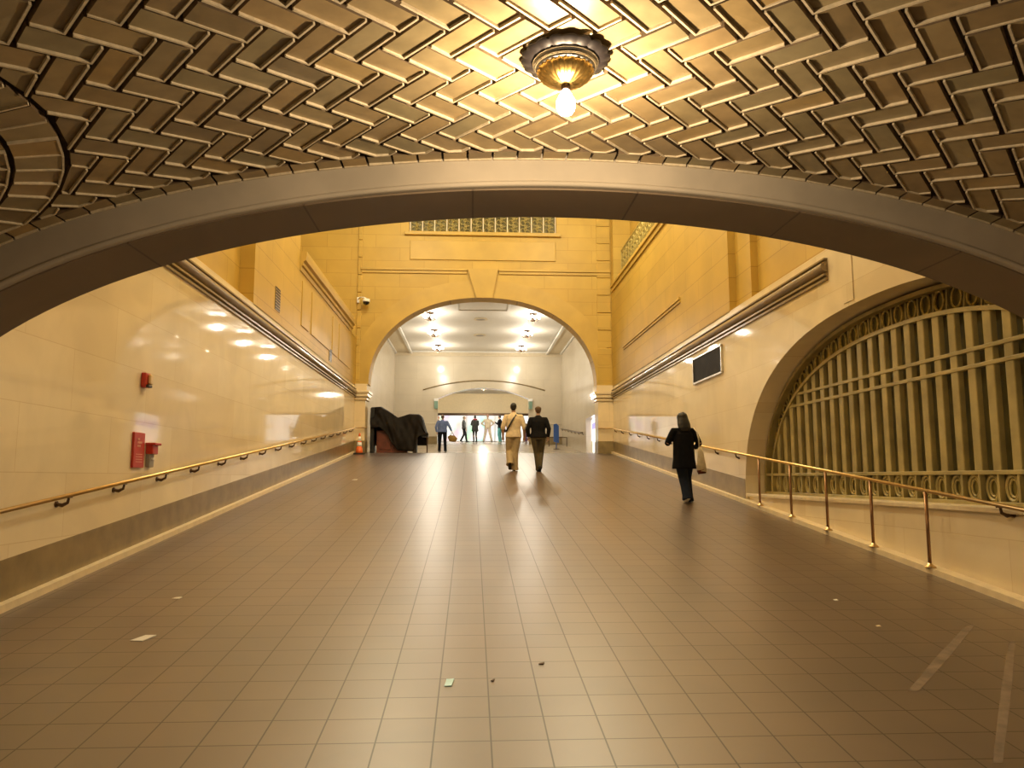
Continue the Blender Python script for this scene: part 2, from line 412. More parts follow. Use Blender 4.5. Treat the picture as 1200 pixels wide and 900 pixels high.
# upper yellow walls
bm = B(); box(bm, XL-.7, XL-.27, AB, 14.0, BANDZ-.1, 12); struct('wall_left_upper', bm, M['yellow'])
bm = B(); box(bm, XL-.7, XL, 14.0, 17.6, BANDZ-.02, 12); struct('wall_left_pier', bm, M['yellow'])
bm = B(); box(bm, XL-.7, XL, 17.6, Y1, BANDZ-.02, 6.62); struct('wall_left_parapet', bm, M['yellow'])
bm = B(); box(bm, -7.6, XL-.7, 14.0, Y1, 6.3, 6.62); struct('floor_gallery', bm, M['yellow_plain'])
bm = B(); box(bm, -7.9, -7.6, 14.0, Y1, 6.3, 12); struct('wall_left_gallery', bm, M['yellow'])
pr = [(XL-.1, 6.60), (XL+.02, 6.60), (XL+.03, 6.70), (XL+.07, 6.72), (XL+.07, 6.80), (XL+.13, 6.84), (XL+.15, 6.96), (XL+.15, 7.05), (XL-.1, 7.05)]
struct('trim_8', prism(B(), pr, 'y', 17.62, 25.3), M['yellow_plain'])
bm = B()
for ya, yb in ((17.9, 18.7), (19.0, 21.6), (21.9, 22.7), (23.0, 25.2)):
    box(bm, XL-.01, XL+.02, ya, yb, 5.35, 6.42, .01)
struct('trim_9', bm, M['yellow_plain'])
bm = B(); box(bm, XR+.27, XR+.7, AB, 14.2, BANDZ-.1, 12); struct('wall_right_upper', bm, M['yellow'])
bm = B(); box(bm, XR+.14, XR+.7, 13.4, 14.2, BANDZ-.02, 12); struct('wall_right_return', bm, M['yellow'])
bm = B(); box(bm, XR, XR+.7, 14.2, Y1, BANDZ-.02, 8.35); box(bm, XR, XR+.7, 14.2, 18.4, 8.35, 12); box(bm, XR, XR+.7, 18.4, Y1, 11.4, 12); box(bm, XR, XR+.7, 26.0, Y1, 8.35, 11.4); box(bm, XR+.62, XR+.7, 18.4, 26.0, 8.35, 11.4)
struct('wall_right_pier', bm, M['yellow'])
bm = B(); box(bm, XR-.10, XR+.1, 18.2, 26.2, 8.42, 8.52, .01); box(bm, XR-.05, XR+.1, 18.2, 26.2, 8.28, 8.42, .01); struct('trim_10', bm, M['yellow_plain'])
bm = B(); box(bm, XR-.05, XR+.02, 17.6, 24.4, 6.0, 6.07, .008); box(bm, XR-.03, XR+.02, 17.6, 24.4, 5.93, 5.99, .008); struct('trim_11', bm, M['yellow_plain'])
bm = B(); box(bm, -7.9, 5.7, AB-.2, Y1+.8, 12, 12.3); struct('ceiling_atrium', bm, M['yellow_plain'])

# ------------------------------------------------------------------ far wall with the big arch
OL, OR_, OZ, OC = -3.55, 4.37, 5.02, 8.10
oc, oa, ob = (OL+OR_)/2, (OR_-OL)/2, OC-OZ
def far_arc(t, k=0): 
    c, s_ = math.cos(t), math.sin(t); n = 2.15
    return (oc+(oa+k)*math.copysign(abs(c)**(2/n), c), OZ+(ob+k)*abs(s_)**(2/n))
fa = [far_arc(PI-PI*i/64) for i in range(65)]
out = [(-7.9, OZ)]+fa+[(5.7, OZ), (5.7, 10.35), (-7.9, 10.35)]
struct('wall_far', prism(B(), out, 'y', Y1, Y1+.66), M['yellow_x'])
bm = B(); box(bm, -7.9, -2.25, Y1, Y1+.66, 10.35, 12); box(bm, 3.0, 5.7, Y1, Y1+.66, 10.35, 12); box(bm, -2.25, 3.0, Y1+.5, Y1+.66, 10.35, 12)
struct('wall_far_top', bm, M['yellow_x'])
for nm, x0, x1 in (('trim_12', -4.05, OL-.09), ('trim_13', OR_+.03, 4.98)):
    bm = B(); box(bm, x0, x1, Y1-.02, Y1+.66, 2.4, OZ); struct(nm.replace('trim', 'wall_pier'), bm, M['marble_x'])
    bm = B()
    box(bm, x0-.012, x1+.012, Y1-.034, Y1+.672, 2.4, 3.07)
    struct('baseboard_pier_'+('left' if x0 < 0 else 'right'), bm, M['band'])
    bm = B(); e = .0
    xa, xb = (x0, x1+.02) if x0 < 0 else (x0-.02, x1)
    for z0, z1, pj in ((4.47, 4.53, .05), (4.53, 4.58, .02), (4.58, 4.70, .09), (4.70, 4.79, .13), (4.79, 5.02, .05)):
        xa, xb = (x0, x1+pj) if x0 < 0 else (x0-pj, x1)
        box(bm, xa, xb, Y1-pj-.02, Y1+.66+pj, z0, z1, .01)
    struct(nm, bm, M['marble_x'])
# voussoir ring, keystone, string course, sill
ringo = [far_arc(PI-PI*i/64, .62) for i in range(65)]
bm = B(); prism(bm, fa+ringo[::-1], 'y', Y1-.035, Y1+.02); struct('trim_14', bm, M['yellow_plain'])
bm = B(); prism(bm, [(.14, OC-.02), (.71, OC-.02), (.90, 9.12), (-.16, 9.12)], 'y', Y1-.13, Y1+.3); struct('trim_15', bm, M['yellow_plain'])
bm = B()
for x0, x1 in ((-3.9, -.2), (.94, 4.9)):
    box(bm, x0, x1, Y1-.10, Y1+.02, 9.05, 9.13, .01); box(bm, x0, x1, Y1-.05, Y1+.02, 8.95, 9.05, .01)
struct('trim_16', bm, M['yellow_plain'])
bm = B(); box(bm, -2.4, 3.15, Y1-.14, Y1+.45, 10.33, 10.46, .015); box(bm, -2.2, 2.95, Y1-.05, Y1+.02, 9.45, 10.15, .015); struct('trim_17', bm, M['yellow_plain'])
bm = B()
for k in range(11):                          # quoin strips in both corners
    z = 5.1+k*.63
    box(bm, -4.0, -3.86, Y1-.05, Y1+.02, z, z+.60, .012); box(bm, 4.42, 4.90, Y1-.04, Y1+.02, z, z+.60, .012)
struct('trim_18', bm, M['yellow_x'])
def grille_panel(name, label, w, h, loc, rz, bars='curb'):
    t = thing(name, label, 'grille', loc, rz)
    bm = B(); n = max(3, round(w/.42))
    for k in range(n+1): box(bm, k*w/n-.018, k*w/n+.018, -.02, .02, 0, h)
    for z in (0, h): box(bm, 0, w, -.025, .025, z-.02, z+.02)
    link('bars', bm, M[bars], t)
    bm = B()
    for k in range(n):
        for j in range(max(1, int(h/.3))):
            cx, cz = (k+.5)*w/n, .15+j*.3
            for rr, dx, dz in ((.10, -.08, .03), (.10, .08, -.03), (.05, 0, .09), (.05, .02, -.1)):
                tube(bm, [(cx+dx+rr*math.cos(q*.7), 0, cz+dz+rr*math.sin(q*.7)) for q in range(9)], .014, 5)
    link('scrollwork', bm, M['scroll'], t); bm = B(); box(bm, 0, w, .14, .17, 0, h); link('back_panel', bm, M['grille_dark'], t); return t
grille_panel('window_grille', 'gilt scrollwork grille in the window opening above the far arch', 5.2, 1.1, (-2.22, Y1+.25, 10.46), 0)
grille_panel('window_grille', 'gilt scrollwork grille in the high opening of the right side wall', 7.4, 1.2, (XR+.3, 26.0, 8.53), -PI/2, 'scroll')

# ------------------------------------------------------------------ bright corridor beyond the arch
CL, CR, CB, CZ = -4.2, 4.98, 42.0, 8.75
bm = B(); box(bm, CL-.3, CL, Y1+.66, CB+.4, 2.3, CZ+.3); struct('wall_corridor_left', bm, M['corr'])
SY0, SY1, SZ = 30.4, 33.2, 4.36
bm = B(); box(bm, CR, CR+.3, Y1+.66, SY0, 2.3, CZ+.3); box(bm, CR, CR+.3, SY1, CB+.4, 2.3, CZ+.3); box(bm, CR, CR+.3, SY0, SY1, SZ, CZ+.3)
struct('wall_corridor_right', bm, M['corr'])
bm = B(); box(bm, CL-.3, CR+.3, Y1+.66, CB+.6, CZ, CZ+.3); struct('ceiling_corridor', bm, M['plaster'])
bm = B(); box(bm, CL, CL+.84, Y1+.66, CB, CZ-.10, CZ+.02); box(bm, CR-.78, CR, Y1+.66, CB, CZ-.10, CZ+.02); struct('trim_19', bm, M['plaster_tan'])
bm = B()
for x0, x1 in ((CL+.80, CL+.94), (CR-.88, CR-.74), (CL, CL+.10), (CR-.10, CR)):
    box(bm, x0, x1, Y1+.66, CB, CZ-.17, CZ-.06, .02)
box(bm, CL, CR, CB-.10, CB, CZ-.08, CZ, .01); struct('trim_20', bm, M['plaster'])
bm = B(); box(bm, CL, CR, CB-.07, CB, CZ-.26, CZ-.08)
for k in range(46): box(bm, CL+.1+k*.2, CL+.2+k*.2, CB-.11, CB-.06, CZ-.20, CZ-.12)
struct('trim_21', bm, M['plaster_tan'])
bm = B()                                      # recessed ceiling panel outline
for x0, x1, y0, y1 in ((-.55, 1.45, 31.4, 31.48), (-.55, 1.45, 28.9, 28.98), (-.63, -.55, 28.9, 31.48), (1.45, 1.53, 28.9, 31.48)): box(bm, x0, x1, y0, y1, CZ-.035, CZ+.01, .008)
struct('trim_22', bm, M['plaster'])
PL, PR, PS, PC = -1.85, 3.15, 6.12, 6.72
def pass_arc(x): return PS+(PC-PS)*(1-((x-.65)/2.5)**2)
px = [PL+i*(PR-PL)/24 for i in range(25)]
out = [(CL, 3.2), (PL, 3.2)]+[(x, pass_arc(x)) for x in px]+[(PR, 3.2), (CR, 3.2), (CR, CZ), (CL, CZ)]
struct('wall_back', prism(B(), out, 'y', CB, CB+.5), M['corr_x'])
bm = B(); box(bm, CL, PL, CB-.02, CB+.01, 3.2, 4.05); box(bm, PR, CR, CB-.02, CB+.01, 3.2, 4.05); struct('baseboard_back', bm, M['band'])
for nm, x0, x1 in (('left', CL-.02, CL+.008), ('right', CR-.008, CR+.02)):
    bm = B()
    for ya, yb in (((27.2, 42.0),) if nm == 'left' else ((27.2, SY0), (SY1, 42.0))):
        ys = [ya]+[p for p in (34.5,) if ya < p < yb]+[yb]
        prism(bm, [(y, fz(y)-.1) for y in ys]+[(y, fz(y)+.35) for y in reversed(ys)], 'x', x0, x1)
    struct('baseboard_corridor_'+nm, bm, M['corr'])
am = [(-2.65+i*6.7/30) for i in range(31)]
bm = B(); tube(bm, [(x, CB-.02, 6.6+.53*(1-((x-.70)/3.35)**2)) for x in am], .035, 6); struct('trim_23', bm, M['band'], smooth=True)
bm = B(); box(bm, CL, PL, CB-.03, CB+.01, 4.72, 4.80, .01); box(bm, PR, CR, CB-.03, CB+.01, 4.72, 4.80, .01); struct('trim_24', bm, M['corr_x'])
# hall behind the passage
HB = 53.0
bm = B(); box(bm, -12, 14, CB+.5, HB+3, 7.6, 7.9); struct('ceiling_hall', bm, M['plaster'])
bm = B(); box(bm, -12, 14, HB, HB+.3, 6.20, 7.7); box(bm, -12, -6.2, HB, HB+.3, 4.0, 6.2); box(bm, 7.5, 14, HB, HB+.3, 4.0, 6.2); struct('wall_hall', bm, M['cream'])
bm = B(); box(bm, -12.3, -12, CB, HB+3, 3.5, 7.9); struct('wall_hall_left', bm, M['cream'])
bm = B(); box(bm, 14, 14.3, CB, HB+3, 3.5, 7.9); struct('wall_hall_right', bm, M['cream'])
bm = B(); box(bm, -12, CL, CB+.2, CB+.5, 3.2, 7.9); box(bm, CR, 14, CB+.2, CB+.5, 3.2, 7.9); struct('wall_hall_front', bm, M['cream'])
bm = B(); box(bm, -6.2, 7.5, HB-.10, HB+.1, 6.08, 6.24, .02); struct('trim_25', bm, M['bronze'])

# lit shop window of the hall and lit shop doorway of the corridor
def shop_mat(n, e, sc, axes, sat):
    m, nt, b_ = newmat(n); N = nt.nodes; L = nt.links
    tc = N.new('ShaderNodeTexCoord'); mp = N.new('ShaderNodeMapping'); mp.inputs['Scale'].default_value = sc
    L.new(tc.outputs['Object'], mp.inputs[0])
    vo = N.new('ShaderNodeTexVoronoi'); vo.inputs['Scale'].default_value = 1; L.new(mp.outputs[0], vo.inputs['Vector'])
    hs = N.new('ShaderNodeHueSaturation'); hs.inputs['Saturation'].default_value = 1.1; L.new(vo.outputs['Color'], hs.inputs['Color'])
    mx = N.new('ShaderNodeMix'); mx.data_type = 'RGBA'; mx.inputs[6].default_value = (1, .97, .93, 1); L.new(hs.outputs[0], mx.inputs[7])
    nz = N.new('ShaderNodeTexNoise'); nz.inputs['Scale'].default_value = .9; L.new(mp.outputs[0], nz.inputs['Vector'])
    mr = N.new('ShaderNodeMapRange'); mr.inputs[1].default_value = .5; mr.inputs[2].default_value = .68; mr.inputs[3].default_value = .03; mr.inputs[4].default_value = sat
    L.new(nz.outputs['Fac'], mr.inputs[0]); L.new(mr.outputs[0], mx.inputs[0])
    L.new(mx.outputs[2], b_.inputs['Emission Color']); L.new(mx.outputs[2], b_.inputs['Base Color']); b_.inputs['Emission Strength'].default_value = e
    return m
M['shop'] = shop_mat('backlit_shop_display', .95, (1.9, 1.9, 1.4), 'XZ', .5)
bm = B(); box(bm, -6.2, 7.5, HB+1.5, HB+1.55, 3.9, 6.3); o = struct('wall_shop', bm, M['shop'])
bm = B(); box(bm, -6.2, 7.5, HB+.05, HB+1.5, 4.0, 4.27); struct('floor_shop', bm, M['plaster'])
m, nt, bb = newmat('clear_glass'); bb.inputs['Transmission Weight'].default_value = 1; bb.inputs['Roughness'].default_value = .0; bb.inputs['IOR'].default_value = 1.02; bb.inputs['Base Color'].default_value = (.97, .99, 1, 1); M['glass'] = m
bm = B(); box(bm, -6.2, 7.5, HB+.04, HB+.05, 4.25, 6.1); wn = struct('window_1', bm, M['glass'])
bm = B()
for k in range(8): box(bm, -6.2+k*13.7/7-.03, -6.2+k*13.7/7+.03, HB+.0, HB+.09, 4.25, 6.1)
box(bm, -6.2, 7.5, HB, HB+.09, 4.25, 4.33); link('window_frame', bm, M['white'], wn)
# doorway shop on the right of the corridor
M['shop2'] = shop_mat('backlit_poster', .9, (1.5, 1.5, 1.5), 'YZ', .35)
bm = B(); box(bm, CR+.28, CR+.32, SY0-.05, SY1+.05, 2.5, SZ+.05); struct('wall_doorway_shop', bm, M['shop2'])
lp = thing('shop_sign', 'lit white shop sign panel with blue and purple band, in the corridor doorway', 'sign', (CR+.24, (SY0+SY1)/2, 3.75))
bm = B(); box(bm, -.02, .02, -1.3, 1.3, -.35, .55, .01); link('panel', bm, glow('lit_white_panel', (.95, .95, 1.0), 1.1), lp)
bm = B()
for k in range(9): box(bm, -.03, -.018, -1.1+k*.25, -.95+k*.25, .12, .38)
link('lettering', bm, glow('lit_violet_letters', (.25, .22, .85), .9), lp)

# chandeliers
def chandelier(loc, label, group):
    t = thing('chandelier', label, 'chandelier', loc, 0, group)
    bm = B(); lathe(bm, [(.16, 0), (.17, -.03), (.08, -.06), (.03, -.08), (.025, -.22), (.06, -.24), (.09, -.30), (.05, -.36), (.01, -.40)], n=16); link('stem', bm, M['bronze'], t, True)
    for k in range(6):
        a = 2*PI*k/6+.3
        bm = B(); tube(bm, [(.05*math.cos(a), .05*math.sin(a), -.28), (.15*math.cos(a), .15*math.sin(a), -.33), (.24*math.cos(a), .24*math.sin(a), -.28), (.26*math.cos(a), .26*math.sin(a), -.23)], .012, 6)
        ar = link('arm', bm, M['bronze'], t, True)
        bm = B(); ell(bm, (.26*math.cos(a), .26*math.sin(a), -.17), (.052, .052, .060)); link('globe', bm, M['globe'], ar, True)
    return t
def ch_light(loc, wt): point('chandelier_light', (loc[0], loc[1], loc[2]-.72), wt, CREAM, .09)
gc = 'chandeliers of the bright corridor'
sp_ = [(-1.78, 32, 'left row, nearest the arch'), (-1.78, 35.8, 'left row, between the other two'), (-1.78, 40, 'left row, nearest the back wall'),
       (2.6, 32, 'right row, nearest the arch'), (2.6, 35.8, 'right row, between the other two'), (2.6, 40, 'right row, nearest the back wall')]
c0 = None
for x, y, wh in sp_:
    lb = 'lit globe chandelier on the corridor ceiling, ' + wh
    if c0 is None: c0 = chandelier((x, y, CZ), lb, gc)
    else: dup(c0, (x, y, CZ), lb, gc)
    ch_light((x, y, CZ), CHAND_W)
dup(c0, (.75, 47.5, 7.6), 'lit globe chandelier seen through the low passage behind the corridor', 'chandelier of the far hall')
ch_light((.75, 47.5, 7.6), 330)
for x in (-6, 7): ch_light((x, 48, 7.6), 200)
for y, l in ((33.2, 'nearer the big arch'), (37.0, 'nearer the back wall')):
    v = thing('ceiling_vent', 'round grey vent in the middle of the corridor ceiling, '+l, 'vent', (.38, y, CZ), 0, 'corridor ceiling vents')
    bm = B(); lathe(bm, [(.30, .0), (.32, -.03), (.26, -.04)], n=24); link('rim', bm, M['plaster_tan'], v)
    bm = B(); lathe(bm, [(.22, -.035), (.12, -.06), (.02, -.07)], n=24); link('diffuser', bm, M['grey'], v)

# small green lanterns on the jambs of the passage
for x, wd in ((PL-.08, 'left'), (PR+.08, 'right')):
    l = thing('hanging_sign', 'small green glass sign hanging at the '+wd+' jamb of the low passage', 'sign', (x, CB-.13, 5.55), 0, 'green signs of the passage')
    bm = B(); box(bm, -.10, .10, -.05, .05, 0, .42, .01); link('panel', bm, M['green'], l)
    bm = B(); box(bm, -.12, .12, -.06, .06, .42, .56, .02); box(bm, -.02, .02, .0, .14, .47, .50); link('bracket', bm, M['white'], l)

# ------------------------------------------------------------------ lunette grille on the right wall
GX = XR+.36
lg = thing('lunette_grille', 'big half-round olive bronze grille filling the arched opening of the right wall', 'grille', (0, 0, 0))
bm = B()
inner = [lun(PI*i/64, LA-.02, LB-.02) for i in range(65)]
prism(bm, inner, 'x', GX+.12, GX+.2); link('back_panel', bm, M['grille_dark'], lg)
def halfh(y, a=LA-.33, b_=LB-.33):
    q = abs((y-LC)/a)
    return LZ+b_*(1-q**LN)**(1/LN) if q < 1 else None
pitch = .29; n_f = int((LA-.35)/pitch)
bm1 = None
for k in range(-n_f, n_f+1):
    y = LC+k*pitch; zt = halfh(y)
    if zt is None or zt < LZ+.45: continue
    bm = B(); box(bm, GX, GX+.07, y-.064, y+.064, LZ+.34, zt, .012)
    link('mullion', bm, M['grille'], lg)
for z in (2.98, 3.16):
    ext = max((abs(k)*pitch for k in range(n_f+1) if (halfh(LC+k*pitch) or 0) > z), default=1)+.1
    bm = B(); box(bm, GX-.012, GX+.05, LC-ext, LC+ext, z-.022, z+.022, .006); link('transom', bm, M['grille'], lg)
for k_, nm in ((.33, 'arch_rib'), (.03, 'outer_rib')):
    a_ = [lun(PI*i/64, LA-k_, LB-k_) for i in range(65)]; c_ = [lun(PI*i/64, LA-k_-.05, LB-k_-.05) for i in range(65)]
    bm = B(); prism(bm, a_+c_[::-1], 'x', GX-(.020 if nm == 'arch_rib' else .026), GX+.08); link(nm, bm, M['grille'], lg)
bm = B()
for z in (LZ+.02, LZ+.335): box(bm, GX-.014, GX+.067, LC-LA+.05, LC+LA-.05, z-.022, z+.022, .006)
link('base_rail', bm, M['grille'], lg)
bm = B()
def oval(bm, c, e1, e2, r1, r2, th=.016):
    P_ = [Vector(c)+Vector(e1)*r1*math.cos(2*PI*i/18)+Vector(e2)*r2*math.sin(2*PI*i/18) for i in range(19)]
    tube(bm, P_, th, 6)
for k in range(-15, 16):
    y = LC+(k+.5)*pitch
    if abs(y-LC) > LA-.25: continue
    bm = B(); oval(bm, (GX+.055, y, LZ+.178), (0, 1, 0), (0, 0, 1), .096, .126, .020); oval(bm, (GX+.06, y, LZ+.178), (0, 1, 0), (0, 0, 1), .060, .088, .014)
    link('oval', bm, M['grille'], lg)
    bm = B(); box(bm, GX, GX+.06, y-pitch/2-.016, y-pitch/2+.016, LZ+.02, LZ+.335); link('divider', bm, M['grille'], lg)
bm = B(); box(bm, GX+.074, GX+.115, LC-LA+.06, LC+LA-.06, LZ-.01, LZ+.33); link('base_panel', bm, M['grille_dark'], lg)
pa = [lun(PI*i/400, LA-.19, LB-.19) for i in range(401)]; acc = 0; k = 0
for i in range(1, 400):
    acc += math.hypot(pa[i][0]-pa[i-1][0], pa[i][1]-pa[i-1][1])
    if acc > .145:
        acc -= .145
        t = Vector((0, pa[i+1][0]-pa[i-1][0], pa[i+1][1]-pa[i-1][1])).normalized(); nrm = Vector((0, -t.z, t.y))
        k += 1; c = Vector((GX+.09, pa[i][0], pa[i][1]))
        bm = B()
        if k % 2: oval(bm, c, t, nrm, .088, .115, .018); link('arched_oval', bm, M['scroll'], lg)
        else: tube(bm, [c-nrm*.14, c+nrm*.14], .016, 6); link('arched_divider', bm, M['grille'], lg)

# ------------------------------------------------------------------ handrails
def bracket_bm(x, sgn):
    bm = B(); lathe(bm, [(.03, -.008), (.03, .008)], n=12)
    bmesh.ops.rotate(bm, verts=bm.verts[:], cent=(0, 0, 0), matrix=Matrix.Rotation(PI/2, 3, 'Y'))
    bmesh.ops.translate(bm, verts=bm.verts[:], vec=(-sgn*.115, 0, -.085))
    tube(bm, [(-sgn*.115, 0, -.085), (-sgn*.06, 0, -.095), (-sgn*.01, 0, -.07), (0, 0, -.02)], [.016, .02, .015, .012], 8)
    box(bm, -.012, .012, -.045, .045, -.026, -.014); return bm
RL = XL+.12
hr = thing('handrail', 'long brass wall handrail on dark brackets along the left ramp wall', 'handrail', (0, 0, 0))
bm = B(); tube(bm, [(RL, 2.5, fz(2.5)+.87), (RL, Y1-.2, fz(Y1-.2)+.87), (RL+.05, Y1-.1, fz(Y1)+.86), (OL-.0, Y1-.1, fz(Y1)+.86)], .021, 10); link('rail', bm, M['brass'], hr, True)
me_b = None
for k in range(-3, 17):
    y = 6.54+1.18*k
    if me_b is None:
        ob = link('bracket', bracket_bm(0, 1), M['bronze'], hr, False, (RL, y, fz(y)+.87)); me_b = ob
    else:
        o = me_b.copy(); o.location = (RL, y, fz(y)+.87); o.parent = hr; COL.objects.link(o)
RR = XR-.07
hr2 = thing('handrail', 'brass handrail along the right ramp wall, on posts in front of the lunette grille', 'handrail', (0, 0, 0))
bm = B(); tube(bm, [(RR, 3.5, fz(3.5)+.87), (RR, Y1-.2, fz(Y1-.2)+.87), (RR-.05, Y1-.1, fz(Y1)+.86), (OR_, Y1-.1, fz(Y1)+.86)], .021, 10); link('rail', bm, M['brass'], hr2, True)
me_b = None
for y in [6.9, 5.7, 4.5]+[13.95+1.19*k for k in range(11)]:
    x = RR
    if me_b is None: me_b = o = link('bracket', bracket_bm(0, -1), M['bronze'], hr2, False, (x, y, fz(y)+.87))
    else: o = me_b.copy(); o.location = (x, y, fz(y)+.87); o.parent = hr2; COL.objects.link(o)
for y in (8.06, 9.2, 10.38, 11.56, 12.83):
    bm = B(); tube(bm, [(RR, y, fz(y)+.05), (RR, y, fz(y)+.86)], .019, 10)
    p_ = link('post', bm, M['post'], hr2, True)
    bm = B(); lathe(bm, [(.06, 0), (.06, .012), (.03, .03), (.02, .05)], (RR, y, fz(y)+.06), 16); link('foot_flange', bm, M['brass'], p_, True)
hr3 = thing('handrail', 'brass handrail descending along the right wall of the bright corridor', 'handrail', (0, 0, 0))
bm = B(); tube(bm, [(CR-.09, y, fz(y)+.87) for y in (33.6, 34.5, 38, 41.8)], .022, 8); link('rail', bm, M['bronze'], hr3, True)
for y in (33.9, 35.2, 36.5, 37.8, 39.1, 40.4, 41.6):
    o = me_b.copy(); o.location = (CR-.09+.03, y, fz(y)+.87); o.parent = hr3; COL.objects.link(o)

# ------------------------------------------------------------------ things on the walls
def wall_thing(name, label, cat, x, y, z, rz, group=None): return thing(name, label, cat, (x, y, z), rz, group)
t = wall_thing('fire_sign', 'red upright sign with white lettering on the left ramp wall', 'sign', XL, 9.45, 2.14, 0)
bm = B(); box(bm, 0, .03, -.15, .15, -.21, .21, .006); link('plate', bm, M['red'], t)
bm = B()
for z, n_ in ((.13, 2), (.09, 4), (.05, 3)):
    for k in range(n_): box(bm, .028, .034, -.06+k*.032, -.038+k*.032, z-.012, z+.012)
for z in (-.05, -.08, -.11, -.14): box(bm, .028, .0325, -.09, .09, z-.004, z+.004)
link('lettering', bm, plain('pale_red_print', (.75, .38, .28), .5), t)
t = wall_thing('fire_call_box', 'small red and grey call box right of the red upright sign', 'call box', XL, 9.78, 2.10, 0)
bm = B(); box(bm, 0, .05, -.07, .07, -.16, .02, .01); link('housing', bm, M['grey'], t)
bm = B(); box(bm, 0, .09, -.085, .085, .0, .13, .012); box(bm, .0, .12, -.10, .10, .11, .14, .006); link('hood', bm, M['red'], t)
bm = B(); box(bm, .05, .075, -.03, .03, -.07, -.04, .005); link('handle', bm, M['white'], t)
t = wall_thing('fire_alarm', 'small red fire alarm sounder high on the left ramp wall', 'alarm', XL, 9.52, 2.99, 0)
bm = B(); box(bm, 0, .06, -.075, .075, -.09, .09, .012); link('housing', bm, M['red'], t)
bm = B(); box(bm, .055, .10, -.02, .06, -.05, .07, .012); link('strobe_lens', bm, M['brass'], t)
bm = B(); box(bm, .05, .09, -.06, .06, -.088, -.055, .01); link('sounder', bm, M['black'], t)
t = wall_thing('wall_vent', 'wide black vent with thin pale frame high on the right ramp wall', 'vent', XR, 15.65, 4.14, 0)
bm = B()
for y0, y1, z0, z1 in ((-.98, .98, .25, .29), (-.98, .98, -.29, -.25), (-.98, -.94, -.27, .27), (.94, .98, -.27, .27)): box(bm, -.045, 0, y0, y1, z0, z1, .004)
link('frame', bm, M['steel'], t)
bm = B(); box(bm, -.012, 0, -.95, .95, -.26, .26)
for k in range(22):
    z = -.245+k*.0233; box(bm, -.03, -.010, -.945, .945, z, z+.009)
link('louvre', bm, plain('black_dusty_metal', (.025, .022, .02), .55, noise=.6, nscale=5), t)
for y, z, h, lb in ((15.7, 5.45, .24, 'nearer the viewer'), (21.7, 5.24, .17, 'nearer the far arch')):
    t = wall_thing('wall_vent', 'small dark louvred vent in the yellow left upper wall, '+lb, 'vent', XL, y, z, 0, 'small vents of the left upper wall')
    bm = B(); box(bm, -.02, .012, -.2, .2, -h, h, .004); link('frame', bm, M['band'], t)
    bm = B()
    for k in range(8): box(bm, .010, .02, -.17, .17, -h+.03+k*h/4, -h+.05+k*h/4)
    link('louvre', bm, M['black'], t)
t = wall_thing('security_camera', 'white dome security camera on an arm beside the far arch', 'camera', -3.98, Y1, 7.95, 0)
bm = B(); box(bm, -.02, .06, -.12, .0, -.10, .10, .01); tube(bm, [(.02, -.08, .02), (.10, -.25, .06), (.25, -.32, .04), (.33, -.32, -.0)], .022, 8); link('bracket', bm, M['white'], t, True)
bm = B(); lathe(bm, [(.03, .02), (.12, 0), (.13, -.08), (.125, -.10)], (.33, -.32, -.02), 20); link('housing', bm, M['white'], t, True)
bm = B(); ell(bm, (.33, -.32, -.12), (.115, .115, .11)); link('dome', bm, M['lens'], t, True)

# ------------------------------------------------------------------ the vault lamp
VX, VY = .50, 3.93
t = thing('ceiling_lamp', 'ornate gilt ceiling lamp with a bare lit bulb under the herringbone vault', 'lamp', (VX, VY, vz(VX)-.052))
bm = B(); lathe(bm, [(.02, .02), (.2, .02), (.21, 0), (.235, 0), (.235, -.012), (.17, -.03), (.02, -.03)], n=96, wob=lambda a, z: .09*abs(math.sin(a*9))**.6-.05); link('backplate', bm, plain('blackened_bronze', (.022, .017, .017), .5, .3), t, True)
bm = B(); lathe(bm, [(.16, -.02), (.182, -.03), (.178, -.045), (.160, -.048), (.168, -.058), (.163, -.072), (.145, -.076), (.14, -.03)], n=48); link('rim', bm, M['steel'], t, True)
bm = B(); lathe(bm, [(.15, -.065), (.15, -.085), (.135, -.11), (.105, -.135), (.065, -.152), (.035, -.158), (.0, -.158)], n=80, wob=lambda a, z: .085*math.sin(a*14)*math.cos(z*130)+.05*math.sin(a*27+z*260)); link('dish', bm, M['gold'], t, True)
bm = B(); lathe(bm, [(.022, -.15), (.026, -.175), (.02, -.185)], n=16); link('socket', bm, M['bronze'], t, True)
bm = B(); lathe(bm, [(.016, -.18), (.030, -.205), (.050, -.245), (.052, -.285), (.036, -.318), (.0, -.332)], n=20); link('bulb', bm, M['bulb'], t, True)
point('vault_bulb_light', (VX, VY, vz(VX)-.036-.42), VAULT_W, WARM, .05)

# ------------------------------------------------------------------ covered cart, cone, stands
KY = 27.75
t = thing('covered_cart', 'bulky cart hidden under a dark brown tarpaulin beside the far arch', 'cart', (0, 0, 0))
F0 = fz(27.9)-.005
tops = [(-3.62, 4.34), (-3.30, 4.36), (-3.05, 4.22), (-2.66, 3.97), (-2.45, 4.03), (-2.25, 4.10), (-1.90, 4.09), (-1.78, 3.98), (-1.68, 3.62), (-1.62, 3.42)]
bots = [(-3.62, 3.55), (-3.30, 3.62), (-3.05, 3.42), (-2.80, 3.00), (-2.60, 2.78), (-2.05, 2.74), (-1.98, 3.10), (-1.90, 3.28), (-1.70, 3.34), (-1.60, 3.36)]
def lerp(tb, x):
    for (a, za), (b_, zb) in zip(tb[:-1], tb[1:]):
        if x <= b_: return za+(zb-za)*(x-a)/(b_-a)
    return tb[-1][1]
rnd = random.Random(3)
nx, nz_ = 64, 34
bm = B(); grid = []
ph = [rnd.uniform(0, 6) for _ in range(8)]
